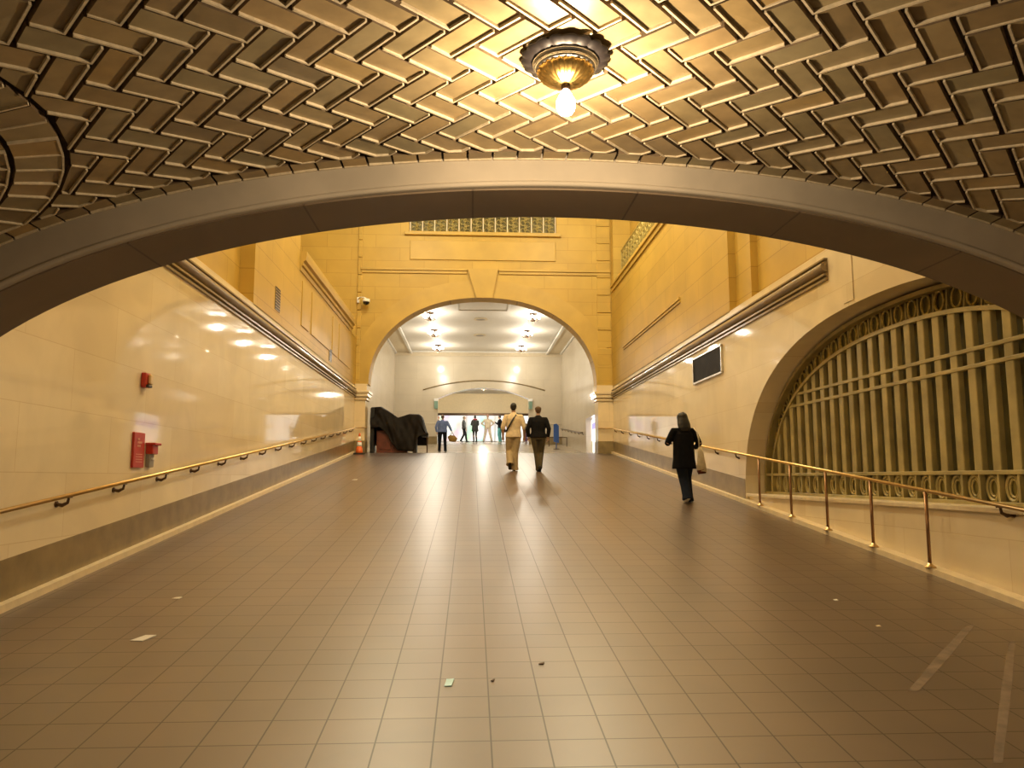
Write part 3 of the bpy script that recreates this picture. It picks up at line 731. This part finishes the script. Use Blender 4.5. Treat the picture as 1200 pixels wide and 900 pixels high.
def fold(u, v): return .035*math.sin(4.5*u+6*v+ph[0])+.022*math.sin(11*u-8*v+ph[1])+.010*math.sin(25*u+14*v+ph[2])
for i in range(nx+1):
    x = -3.62+2.02*i/nx; tz, bz = lerp(tops, x), lerp(bots, x); row = []
    for j in range(nz_+1):
        v = j/nz_
        if v < .55:
            q = v/.55; z = bz+(tz-bz)*q; y = KY-.10*(1-q)+.12*q**3+fold(x, q)*(1-.6*q**4)
        elif v < .75: q = (v-.55)/.2; z = tz+.03*math.sin(q*PI)+.4*fold(x, q)*0.3; y = KY+.12+.75*q
        else: q = (v-.75)/.25; z = tz-(tz-F0-.3)*q; y = KY+.87+.1*q+fold(x, 1-q)*.5
        row.append(bm.verts.new((x+.015*math.sin(9*v+3*x), y, z)))
    grid.append(row)
for i in range(nx):
    for j in range(nz_): bm.faces.new((grid[i][j], grid[i+1][j], grid[i+1][j+1], grid[i][j+1]))
o = link('tarpaulin', bm, M['tarp'], t, True)
sm = o.modifiers.new('thick', 'SOLIDIFY'); sm.thickness = .012
bm = B(); box(bm, -3.40, -2.30, KY+.10, KY+.72, F0, 3.50, .02)
for x0, x1 in ((-3.32, -2.90), (-2.84, -2.3)): box(bm, x0, x1, KY+.07, KY+.11, F0+.12, 3.4, .01)
link('cabinet', bm, M['mahogany'], t)
bm = B(); box(bm, -3.62, -3.49, KY-.02, KY+.7, F0, 4.30, .01); link('side_panel', bm, M['black'], t)
bm = B(); box(bm, -2.10, -1.96, KY+.05, KY+.6, F0, 3.4, .01); link('leg', bm, M['black'], t)
bm = B(); box(bm, -1.80, -1.55, KY+.0, KY+.6, 3.28, 3.33, .01); link('shelf', bm, M['black'], t)
bm = B(); tube(bm, [(-1.585, KY+.05, F0), (-1.585, KY+.05, 3.29)], .024, 8); link('leg', bm, M['bronze'], t)

cz = fz(26.0)
t = thing('traffic_cone', 'orange traffic cone with white collars in front of the left pier', 'cone', (-3.74, 26.0, cz))
bm = B(); box(bm, -.17, .17, -.17, .17, -.01, .045, .012, slope=.1); link('base', bm, M['black'], t)
bm = B(); lathe(bm, [(.125, .035), (.115, .10), (.088, .26)], n=24); lathe(bm, [(.068, .39), (.060, .44)], n=24); lathe(bm, [(.040, .58), (.028, .68), (.02, .70)], n=24); link('body', bm, M['orange'], t, True)
bm = B(); lathe(bm, [(.090, .255), (.070, .395)], n=24); lathe(bm, [(.061, .435), (.040, .585)], n=24); link('collar', bm, M['white'], t, True)

t = thing('sign_stand', 'narrow blue upright sign stand near the right corridor wall', 'sign stand', (4.10, 37.0, fz(37.0)))
bm = B(); lathe(bm, [(.16, 0), (.16, .02), (.03, .04)], n=20); link('base', bm, M['black'], t)
bm = B(); tube(bm, [(0, 0, .03), (0, 0, .5)], .022, 8); link('pole', bm, M['blue'], t)
bm = B(); prism(bm, [(-.13, .36), (.13, .30), (.13, 1.12), (.02, 1.24), (-.13, 1.20)], 'y', -.02, .02); link('panel', bm, M['blue'], t)
t = thing('barrier_rail', 'low dark barrier rail beside the blue sign stand', 'barrier', (4.5, 39.5, fz(39.5)))
bm = B(); tube(bm, [(-.5, 0, 0), (-.5, 0, .5)], .02, 6); link('post', bm, M['bronze'], t)
bm = B(); tube(bm, [(.42, 0, 0), (.42, 0, .5)], .02, 6); link('post', bm, M['bronze'], t)
bm = B(); tube(bm, [(-.5, 0, .48), (.42, 0, .48)], .02, 6); link('top_rail', bm, M['bronze'], t)

# ------------------------------------------------------------------ litter, a scuff and a painted light streak on the ramp
def scrap(name, label, cat, pts, mat, h=.004, group=None):
    """flat scrap lying on the slope; pts world xy"""
    bm = B(); cx = sum(p[0] for p in pts)/len(pts); cy = sum(p[1] for p in pts)/len(pts)
    lo = [bm.verts.new((x-cx, y-cy, fz(y)-fz(cy)+.001)) for x, y in pts]
    hi = [bm.verts.new((x-cx, y-cy, fz(y)-fz(cy)+h+.003*((i*7) % 3))) for i, (x, y) in enumerate(pts)]
    n = len(pts); bm.faces.new(lo); bm.faces.new(hi)
    for i in range(n): bm.faces.new((lo[i], lo[(i+1) % n], hi[(i+1) % n], hi[i]))
    return tag(link(name, bm, mat, None, False, (cx, cy, fz(cy))), label, cat, group)
scrap('paper_scrap', 'white paper scrap lying on the ramp tiles, the largest piece of litter', 'litter', [(-2.53, 6.05), (-2.43, 6.03), (-2.38, 6.16), (-2.47, 6.18)], M['white'])
scrap('paper_scrap', 'tiny white scrap near the left wall, up the ramp from the large paper scrap', 'litter', [(-2.69, 7.27), (-2.62, 7.25), (-2.61, 7.30), (-2.67, 7.31)], M['white'])
scrap('plastic_wrapper', 'pale blue wrapper scrap on the tiles in the middle of the ramp', 'litter', [(-.16, 5.05), (-.115, 5.05), (-.10, 5.16), (-.15, 5.17)], plain('pale_cyan_film', (.45, .78, .85), .3))
scrap('paper_scrap', 'tiny white scrap far up the ramp in front of the cone', 'litter', [(-2.68, 17.6), (-2.58, 17.58), (-2.57, 17.72), (-2.66, 17.74)], M['white'])
scrap('paper_scrap', 'tiny pale crumb on the dark right part of the ramp, nearer the posts', 'litter', [(3.31, 7.0), (3.34, 7.0), (3.34, 7.03), (3.31, 7.04)], M['white'])
scrap('paper_scrap', 'tiny pale crumb on the dark right part of the ramp, nearer the viewer', 'litter', [(3.27, 6.2), (3.30, 6.2), (3.30, 6.225), (3.27, 6.23)], M['curb'])
scrap('leaf_scrap', 'small dark curled scrap on the middle tiles right of the blue wrapper', 'litter', [(.47, 5.43), (.50, 5.42), (.51, 5.445), (.48, 5.45)], M['bronze'], .006)
scrap('leaf_scrap', 'small dark curled scrap just right of the pale blue wrapper', 'litter', [(.135, 5.13), (.15, 5.12), (.16, 5.15), (.145, 5.155)], M['bronze'], .006)

def scuff_light(label, pts, wd):
    bm = B(); A_ = []; B_ = []
    for i, (x, y) in enumerate(pts):
        w_ = wd*(1-.25*abs(i-5)/5); A_.append((x-w_, y, fz(y)+.0015)); B_.append((x+w_, y, fz(y)+.0015))
    strip(bm, A_, B_); return tag(link('floor_scuff_light', bm, M['scuff_light'], None), label, 'floor mark')
M['scuff_light'] = plain('worn_scuff_and_light_streak', (.20, .145, .098), .55, noise=.35, nscale=9)  # worn pale strip, and a streak of light painted as floor colour
scuff_light('long pale worn strip on the tiles in the bottom right corner', [(2.64+(4.10-2.64)*i/10, 3.91+(5.80-3.91)*i/10) for i in range(11)], .035)
scuff_light('faint painted streak of light on the dark right part of the ramp', [(2.77+(4.04-2.77)*i/10, 4.86+(6.2-4.86)*i/10) for i in range(11)], .05)

# ------------------------------------------------------------------ people
DG = bpy.context.evaluated_depsgraph_get
def remeshed(name, bm, voxel, mat, parent, smooth_it=3):
    """union of overlapping solids -> one continuous smooth surface"""
    me = bpy.data.meshes.new(name); bmesh.ops.recalc_face_normals(bm, faces=bm.faces[:]); bm.to_mesh(me); bm.free()
    o = bpy.data.objects.new(name, me); COL.objects.link(o)
    r = o.modifiers.new('r', 'REMESH'); r.mode = 'VOXEL'; r.voxel_size = voxel
    s_ = o.modifiers.new('s', 'SMOOTH'); s_.factor = .5; s_.iterations = smooth_it
    dg = DG(); ev = o.evaluated_get(dg); nm = bpy.data.meshes.new_from_object(ev)
    o.modifiers.clear(); old = o.data; o.data = nm; bpy.data.meshes.remove(old); nm.name = name
    nm.materials.clear(); nm.materials.append(mat)
    for p in nm.polygons: p.use_smooth = True
    o.parent = parent; return o
def V(*a): return Vector(a)
def hand(bm, wrist, elbow, side, curl=.5, fine=True):
    """palm, four bent fingers and a thumb; the fingers hang along the forearm"""
    w_ = Vector(wrist); d = (w_-Vector(elbow)).normalized()
    ref = V(0, 1, 0) if abs(d.y) < .8 else V(0, 0, 1)
    acr = (ref-d*ref.dot(d)).normalized()            # across the palm
    nrm = d.cross(acr).normalized()
    if nrm.x*side > 0: nrm = -nrm                    # palm faces the body
    pc = w_+d*.055
    tube(bm, [w_-d*.02, w_+d*.02, w_+d*.06, w_+d*.095], [(.024, .021), (.030, .020), (.038, .017), (.036, .014)], 10)
    if not fine: 
        pass
    for k, (off, ln) in enumerate(((.029, .072), (.010, .080), (-.010, .075), (-.028, .060))):
        p0 = w_+d*.085+acr*off
        p1 = p0+(d*math.cos(curl*.6)+nrm*math.sin(curl*.6))*ln*.5
        p2 = p1+(d*math.cos(curl*1.5)+nrm*math.sin(curl*1.5))*ln*.3
        p3 = p2+(d*math.cos(curl*2.2)+nrm*math.sin(curl*2.2))*ln*.25
        tube(bm, [p0, p1, p2, p3], [.0095, .009, .0085, .0075], 8)
    q0 = w_+d*.035+acr*.028; q1 = q0+(d*.6+acr*.6+nrm*.3).normalized()*.038; q2 = q1+(d*.9+acr*.2+nrm*.35).normalized()*.032
    tube(bm, [q0, q1, q2], [.013, .0105, .008], 8)

def person(label, loc, rz, H, top, bottom, hair, shoe, skin, pose=None, voxel=.010, style='jacket', hairstyle='short', build=1.0, group=None, top_len=None, sleeve='long', leg_w=1.0, extra=None):
    """figure facing +y, soles at z=0, built at 1.75 m and scaled to H"""
    P = dict(lean=0.0, head_yaw=0.0, head_pitch=0.0,
             Lk=(-.10, .03, .50), La=(-.105, -.03, .085), Rk=(.10, .03, .50), Ra=(.105, -.03, .085),
             Le=(-.265, -.02, 1.13), Lw=(-.275, .06, .88), Re=(.265, -.02, 1.13), Rw=(.275, .06, .88), Lfoot=0, Rfoot=0, curl=.5)
    if pose: P.update(pose)
    t = thing('person', label, 'person', loc, rz, group); k = H/1.75; t.scale = (k, k, k)
    ln = P['lean']
    def T(x, y, z): return V(x, y+ln*max(0, z-.9), z)      # lean the trunk from the hips
    bw = build
    # ---- body: one continuous surface
    bm = B()
    tube(bm, [T(0, 0, .86), T(0, 0, .95), T(0, .005, 1.08), T(0, .0, 1.22), T(0, -.005, 1.34), T(0, -.01, 1.42), T(0, -.005, 1.47)],
         [(.13*bw, .09), (.155*bw, .105), (.135*bw, .095), (.15*bw, .105), (.165*bw, .105), (.13*bw, .08), (.07, .06)], 20)
    tube(bm, [T(0, -.005, 1.43), T(0, .01, 1.50), T(0, .02, 1.57)], [.058, .052, .05], 14)
    hc = T(0, .03, 1.640)
    hr_ = Matrix.Rotation(P['head_yaw'], 3, 'Z') @ Matrix.Rotation(P['head_pitch'], 3, 'X')
    def HP(x, y, z): return hc+hr_ @ V(x, y, z)
    ell(bm, HP(0, -.008, .022), (.074, .092, .090), 20, 14, hr_); ell(bm, HP(0, .022, -.048), (.056, .066, .066), 16, 12, hr_)
    ell(bm, HP(0, .068, -.088), (.024, .022, .020), 10, 8, hr_)                                             # chin
    tube(bm, [HP(0, .085, .022), HP(0, .102, -.012), HP(0, .098, -.022)], [.009, .014, .012], 8)            # nose
    ell(bm, HP(0, .084, .032), (.050, .012, .010), 10, 6, hr_)                                              # brow
    ell(bm, HP(0, .084, -.052), (.024, .010, .008), 10, 6, hr_)                                             # mouth
    for s_ in (-1, 1): ell(bm, HP(s_*.076, -.004, -.004), (.010, .018, .032), 8, 8, hr_)                     # ears
    J = {}
    for sd, s_ in (('L', -1), ('R', 1)):
        hip = T(s_*.092*bw, 0, .90); kn = V(*P[sd+'k']); an = V(*P[sd+'a'])
        sh = T(s_*.178*bw, -.01, 1.40); el = V(*P[sd+'e']); wr = V(*P[sd+'w']); J[sd] = (hip, kn, an, sh, el, wr)
        tube(bm, [hip+V(0, 0, .02), hip.lerp(kn, .3), hip.lerp(kn, .75), kn, kn.lerp(an, .3)+V(0, -.012, 0), kn.lerp(an, .7), an, an-V(0, 0, .04)],
             [.086, .080, .060, .053, .056, .040, .034, .036], 14)
        f = P[sd+'foot']; R_ = Matrix.Rotation(f, 3, 'X')
        for (c, r) in (((0, .05, -.045), (.040, .105, .034)), ((0, -.03, -.04), (.034, .045, .040)), ((0, .12, -.055), (.040, .05, .022))):
            ell(bm, an+R_ @ V(*c), r, 12, 8, R_)
        tube(bm, [T(s_*.11*bw, -.008, 1.41), sh, sh.lerp(el, .35), el, el.lerp(wr, .3), el.lerp(wr, .8), wr], [.050, .058, .050, .041, .042, .031, .026], 12)
        hand(bm, wr, el, s_, P['curl'])
    remeshed('body', bm, voxel, skin, t, 2)
    bm = B()
    for s_ in (-1, 1): ell(bm, HP(s_*.031, .079, .012), (.011, .008, .008), 8, 6, hr_)
    link('eyes', bm, M['lens'], t, True)
    # ---- hair
    bm = B()
    if hairstyle == 'short':
        ell(bm, HP(0, -.022, .034), (.083, .094, .093), 20, 14, hr_); ell(bm, HP(0, -.058, -.02), (.068, .05, .06), 14, 10, hr_)
    elif hairstyle == 'cap':
        ell(bm, HP(0, -.030, .020), (.081, .086, .080), 20, 14, hr_); ell(bm, HP(0, -.055, -.025), (.066, .045, .055), 14, 10, hr_)
    elif hairstyle == 'long':
        ell(bm, HP(0, -.020, .030), (.108, .115, .105), 20, 14, hr_)
        tube(bm, [HP(0, -.025, .03), HP(0, -.04, -.05), HP(.0, -.065, -.14), HP(0, -.085, -.22), HP(0, -.085, -.28)], [(.106, .10), (.118, .092), (.132, .075), (.128, .055), (.09, .03)], 16)
    else: ell(bm, HP(0, -.03, .03), (.080, .088, .088), 18, 12, hr_)
    remeshed('hair', bm, max(voxel, .009), hair, t, 2)
    # ---- trousers
    bm = B()
    tube(bm, [T(0, 0, .84), T(0, 0, .93), T(0, 0, 1.04)], [(.15*bw, .115), (.178*bw, .125), (.158*bw, .11)], 20)
    if style != 'skirt':
        for sd in 'LR':
            hip, kn, an, *_ = J[sd]; W = leg_w
            tube(bm, [hip+V(0, 0, .04), hip.lerp(kn, .35), kn, kn.lerp(an, .5)+V(0, -.006, 0), an-(an-kn).normalized()*.03, an+(an-kn).normalized()*.055+V(0, .012, 0)],
                 [.105, .097*W**.5, .076*W, .070*W, .066*W*(1.1 if W > 1.15 else 1), .070*W*(1.22 if W > 1.15 else 1)], 16)
    remeshed('trousers', bm, max(voxel, .011), bottom, t, 4)
    # ---- shirt, jacket or coat
    bm = B(); zl = top_len or .90; fl = .02 if zl > .8 else .065
    tube(bm, [T(0, 0, zl), T(0, 0, (zl+1.05)/2), T(0, .003, 1.08), T(0, 0, 1.22), T(0, -.008, 1.34), T(0, -.012, 1.42), T(0, -.006, 1.475), T(0, .0, 1.50)],
         [(.205*bw+fl*.3, .15+fl*.4), (.198*bw, .15), (.190*bw, .145), (.188*bw, .138), (.176*bw, .128), (.135*bw, .10), (.085, .078), (.066, .064)] if zl < .8 else [(.182*bw+fl, .135+fl), (.178*bw+fl*.5, .132+fl*.4), (.170*bw, .128), (.180*bw, .132), (.190*bw, .130), (.150*bw, .105), (.085, .078), (.066, .064)], 22)
    for sd, s_ in (('L', -1), ('R', 1)):
        hip, kn, an, sh, el, wr = J[sd]
        tube(bm, [T(s_*.10*bw, -.01, 1.405), sh, sh.lerp(el, .3), el], [.062, .074, .070, .060], 14)
        if sleeve == 'long': tube(bm, [el-(wr-el)*.06, el.lerp(wr, .3), el.lerp(wr, .94)], [.060, .057, .046], 14)
        else: tube(bm, [el-(wr-el)*.06, el.lerp(wr, .25)], [.060, .056], 14)
    remeshed({'coat': 'coat', 'shirt': 'shirt', 'skirt': 'jacket'}.get(style, 'jacket'), bm, max(voxel, .011), top, t, 5)
    # ---- shoes
    for sd in 'LR':
        kn_, an = J[sd][1], J[sd][2]; R_ = Matrix.Rotation(P[sd+'foot'], 3, 'X'); bm = B()
        for (c, r) in (((0, .05, -.045), (.047, .118, .040)), ((0, -.035, -.040), (.041, .052, .046)), ((0, .125, -.058), (.046, .056, .028))): ell(bm, an+R_ @ V(*c), r, 12, 8, R_)
        tube(bm, [an+R_ @ V(0, -.02, -.03), an+V(0, -.012, .02), an+(kn_-an).normalized()*.12], [.046, .045, .044], 12)
        remeshed('shoe', bm, max(voxel, .010), shoe, t, 2)
    if extra: extra(t, J, T, HP, bm)
    return t
def cloth(n, c, r=.8): return plain(n, c, r, noise=.14, nscale=14, bump=.12, spec=.08)
skin_a = plain('skin_tan', (.42, .24, .15), .5, noise=.05); skin_b = plain('skin_light', (.60, .38, .26), .5, noise=.05)
hair_k = plain('black_hair', (.010, .008, .007), .5, noise=.3, nscale=60); hair_br = plain('brown_hair', (.10, .055, .03), .5, noise=.3, nscale=60)
k_shoe = plain('black_shoe', (.010, .010, .012), .35); w_shoe = plain('white_shoe', (.75, .72, .66), .4)
walk_l = dict(Lk=(-.09, .16, .53), La=(-.09, -.02, .13), Rk=(.075, .02, .50), Ra=(.07, .03, .085), Lfoot=-.55)
walk_r = dict(Lk=(-.07, .03, .50), La=(-.055, .05, .085), Rk=(.085, .08, .50), Ra=(.06, -.20, .16), Rfoot=-.7)

def strap_extra(mat, bag=None):
    def f(t, J, T, HP, bm):
        b2 = B(); pts = [T(.09, .12, 1.46), T(.085, .02, 1.50), T(.05, -.10, 1.44), T(-.02, -.150, 1.32), T(-.10, -.150, 1.18), T(-.17, -.12, 1.06), T(-.195, -.02, 1.0), T(-.17, .10, 1.04), T(-.06, .15, 1.22), T(.06, .145, 1.40), T(.09, .12, 1.46)]
        tube(b2, pts, [(.024, .006)]*len(pts), 8); link('strap', b2, mat, t, True)
    return f
PA = person('person in cream shirt with a dark diagonal strap, walking beside a person in black', (1.09, 19.85, fz(19.85)), 0, 1.75, cloth('cream_shirt', (.74, .61, .42)), cloth('khaki_trousers', (.42, .33, .20)), hair_k, k_shoe, skin_a,
       dict(lean=.02, Le=(-.275, -.03, 1.13), Lw=(-.27, .05, .89), Re=(.275, -.05, 1.13), Rw=(.285, .02, .88), Lk=(-.10, .10, .52), La=(-.10, -.16, .20), Rk=(.035, .03, .50), Ra=(.03, .03, .085), Lfoot=-.8), .009, 'shirt', 'short', 1.08, leg_w=1.25, sleeve='short', top_len=.86, extra=strap_extra(M['black']))
def cap_extra(t, J, T, HP, bm):
    b2 = B(); ell(b2, HP(0, -.015, .050), (.088, .100, .066), 18, 10); tube(b2, [HP(0, .06, .05), HP(0, .14, .035)], [(.07, .008), (.05, .006)], 12)
    link('flat_cap', b2, cloth('brown_tweed', (.15, .095, .055)), t, True)
PB = person('person in a black jacket, brown cap and olive trousers, walking with hands low', (1.72, 19.7, fz(19.7)), -.05, 1.67, cloth('black_jacket', (.012, .012, .014)), cloth('olive_trousers', (.085, .070, .042)), hair_br, k_shoe, skin_b,
       dict(lean=.04, Le=(-.285, -.04, 1.14), Lw=(-.265, .03, .92), Re=(.285, -.04, 1.14), Rw=(.265, .04, .92), Lk=(-.05, .06, .50), La=(-.01, .02, .085), Rk=(.075, .10, .50), Ra=(.035, -.10, .13), Rfoot=-.5), .009, 'jacket', 'cap', 1.12, top_len=.90, leg_w=.98, extra=cap_extra)
def woman_extra(t, J, T, HP, bm):
    b2 = B(); pr = [(.20, -.10, 1.46), (.215, -.02, 1.485), (.225, .05, 1.40), (.25, .06, 1.1), (.275, .04, .84), (.285, -.02, .80)]
    tube(b2, [V(.185, .07, 1.30), V(.195, .03, 1.46), V(.20, -.03, 1.47), V(.225, -.13, 1.38), V(.250, -.16, 1.22), V(.27, -.12, 1.06)], [(.016, .006)]*6, 8)
    o = link('bag_strap', b2, cloth('cream_strap', (.66, .60, .48)), t, True)
PC_ = person('person in a black hooded coat and dark flared jeans, walking along the right handrail', (3.82, 13.68, fz(13.68)), .10, 1.60, cloth('black_coat', (.008, .008, .010)), cloth('dark_denim', (.018, .024, .042)), hair_k, w_shoe, skin_b,
       dict(lean=.03, head_pitch=-.25, Le=(-.31, .05, 1.16), Lw=(-.22, .25, 1.26), Re=(.30, -.05, 1.16), Rw=(.30, .16, 1.08), Lk=(-.02, .02, .50), La=(.0, -.12, .12), Rk=(.09, .13, .50), Ra=(.13, .15, .085), Lfoot=-.4), .009, 'coat', 'long', 1.12, top_len=.66, leg_w=1.28, extra=woman_extra)
# her tote bag hangs from the shoulder
bm = B(); tube(bm, [(0, 0, 0), (.01, 0, -.10), (.02, 0, -.28), (.03, 0, -.42), (.03, 0, -.46)], [(.03, .015), (.055, .035), (.075, .05), (.085, .045), (.065, .02)], 16)
tb = thing('tote_bag', 'cream tote bag with a dark red bottom, hanging at the side of the black-coated person', 'bag', (4.085, 13.59, fz(13.68)+.985))
link('pouch', bm, cloth('cream_canvas', (.60, .52, .36)), tb, True)
bm = B(); tube(bm, [(.02, 0, -.40), (.03, 0, -.47)], [(.088, .048), (.072, .03)], 16); link('bottom_panel', bm, cloth('dark_red_canvas', (.10, .03, .02)), tb, True)

PD = person('person in blue shirt and black trousers at the ramp top, carrying a tan bag', (-1.29, 34.5, fz(34.5)), -.1, 1.66, cloth('blue_shirt', (.16, .22, .42)), cloth('black_trousers', (.008, .009, .014)), hair_br, k_shoe, skin_b,
       dict(Le=(-.30, -.06, 1.16), Lw=(-.27, .0, .93), Re=(.33, .02, 1.19), Rw=(.42, .10, .98), Lk=(-.13, .03, .50), La=(-.14, -.02, .085), Rk=(.12, .03, .50), Ra=(.14, .03, .085)), .012, 'shirt', 'cap', 1.22, top_len=.93, leg_w=1.05)
tb = thing('carry_bag', 'tan and dark carry bag held out by the blue-shirted person', 'bag', (-.86, 34.55, fz(34.5)+.42))
bm = B(); tube(bm, [(-.17, 0, .16), (-.09, 0, .19), (.08, 0, .17), (.2, 0, .10)], [(.06, .10), (.11, .15), (.12, .15), (.06, .09)], 14); link('pouch', bm, cloth('tan_leather', (.32, .20, .06)), tb, True)
bm = B(); tube(bm, [(-.1, 0, .30), (-.04, 0, .41), (.04, 0, .41), (.1, 0, .29)], .015, 8); link('handle', bm, cloth('dark_leather', (.04, .03, .02)), tb, True)

def fx(px_, Y): return (px_-552.2)/900*Y
arms_bent = dict(Le=(-.27, .02, 1.15), Lw=(-.14, .24, 1.16), Re=(.27, .02, 1.15), Rw=(.14, .24, 1.16))
YF = 50.0
person('person in grey top and dark trousers in front of the shop window, stepping forward', (fx(543.5, YF), YF, fz(YF)), -1.3, 1.68, cloth('grey_top', (.13, .14, .15)), cloth('charcoal_trousers', (.02, .02, .025)), plain('fair_hair', (.30, .24, .17), .6), k_shoe, skin_b,
       dict(Lk=(-.09, .16, .50), La=(-.09, .22, .085), Rk=(.09, -.02, .50), Ra=(.09, -.22, .12), Rfoot=-.4), .014)
person('person in a dark jacket with a red scarf in front of the shop window', (fx(556.5, YF), YF, fz(YF)), .5, 1.72, cloth('green_black_jacket', (.035, .035, .033)), cloth('dark_leggings', (.05, .035, .03)), hair_k, k_shoe, skin_a,
       dict(arms_bent), .014, 'coat', 'short', 1.15, top_len=.72, leg_w=.8, extra=lambda t, J, T, HP, bm: link('scarf', tube(B(), [T(-.15, .02, 1.46), T(-.06, -.10, 1.50), T(.06, -.10, 1.50), T(.1, .08, 1.47), T(.0, .13, 1.40)], .05, 10), cloth('red_scarf', (.26, .02, .035)), t, True))
person('person dressed all in cream, standing wide with hands on hips', (fx(571.3, 50.8), 50.8, fz(50.8)), PI, 1.80, cloth('cream_top', (.62, .54, .40)), cloth('cream_trousers', (.66, .58, .46)), plain('pink_cap', (.60, .30, .22), .7), k_shoe, skin_b,
       dict(Le=(-.40, -.08, 1.20), Lw=(-.20, .06, 1.03), Re=(.40, -.08, 1.20), Rw=(.20, .06, 1.03), Lk=(-.16, .03, .5), La=(-.26, 0, .085), Rk=(.16, .03, .5), Ra=(.26, 0, .085)), .014, 'jacket', 'short', 1.1, leg_w=1.1)
person('person in black top and teal trousers, one hand raised, before the shop window', (fx(585.5, 49.2), 49.2, fz(49.2)), 1.2, 1.74, cloth('black_top', (.012, .012, .016)), cloth('teal_trousers', (.10, .32, .34)), hair_k, w_shoe, skin_b,
       dict(Le=(-.27, .05, 1.15), Lw=(-.16, .27, 1.30), Re=(.27, .0, 1.14), Rw=(.25, .10, .90)), .014, 'jacket', 'short', 1.0, leg_w=1.15)
tb = thing('shoulder_bag', 'black shoulder bag at the hip of the person in teal trousers', 'bag', (fx(585.5, 49.2)+.24, 49.0, fz(49.2)+.62))
bm = B(); tube(bm, [(0, 0, 0), (0, 0, .05), (0, 0, .24), (0, 0, .30)], [(.12, .05), (.15, .07), (.13, .06), (.08, .03)], 14); link('pouch', bm, k_shoe, tb, True)
bm = B(); tube(bm, [(-.1, 0, .26), (-.06, .03, .52), (.0, .06, .72), (.08, .0, .26)], .012, 6); link('strap', bm, k_shoe, tb, True)
person('small person in black top and mauve trousers, between the two walkers', (fx(616.3, YF), YF, fz(YF)), .9, 1.22, cloth('black_child_top', (.014, .012, .018)), cloth('mauve_trousers', (.20, .13, .24)), hair_k, w_shoe, skin_b,
       dict(arms_bent), .014, leg_w=1.1)
person('person in an orange-brown top at the edge of the passage, half behind the blue-shirted person', (fx(513.8, YF-.2), YF-.2, fz(YF-.2)), 2.6, 1.66, cloth('rust_top', (.06, .09, .10)), cloth('dark_teal_trousers', (.02, .06, .06)), plain('red_hair', (.40, .13, .06), .6), k_shoe, skin_b, None, .014)
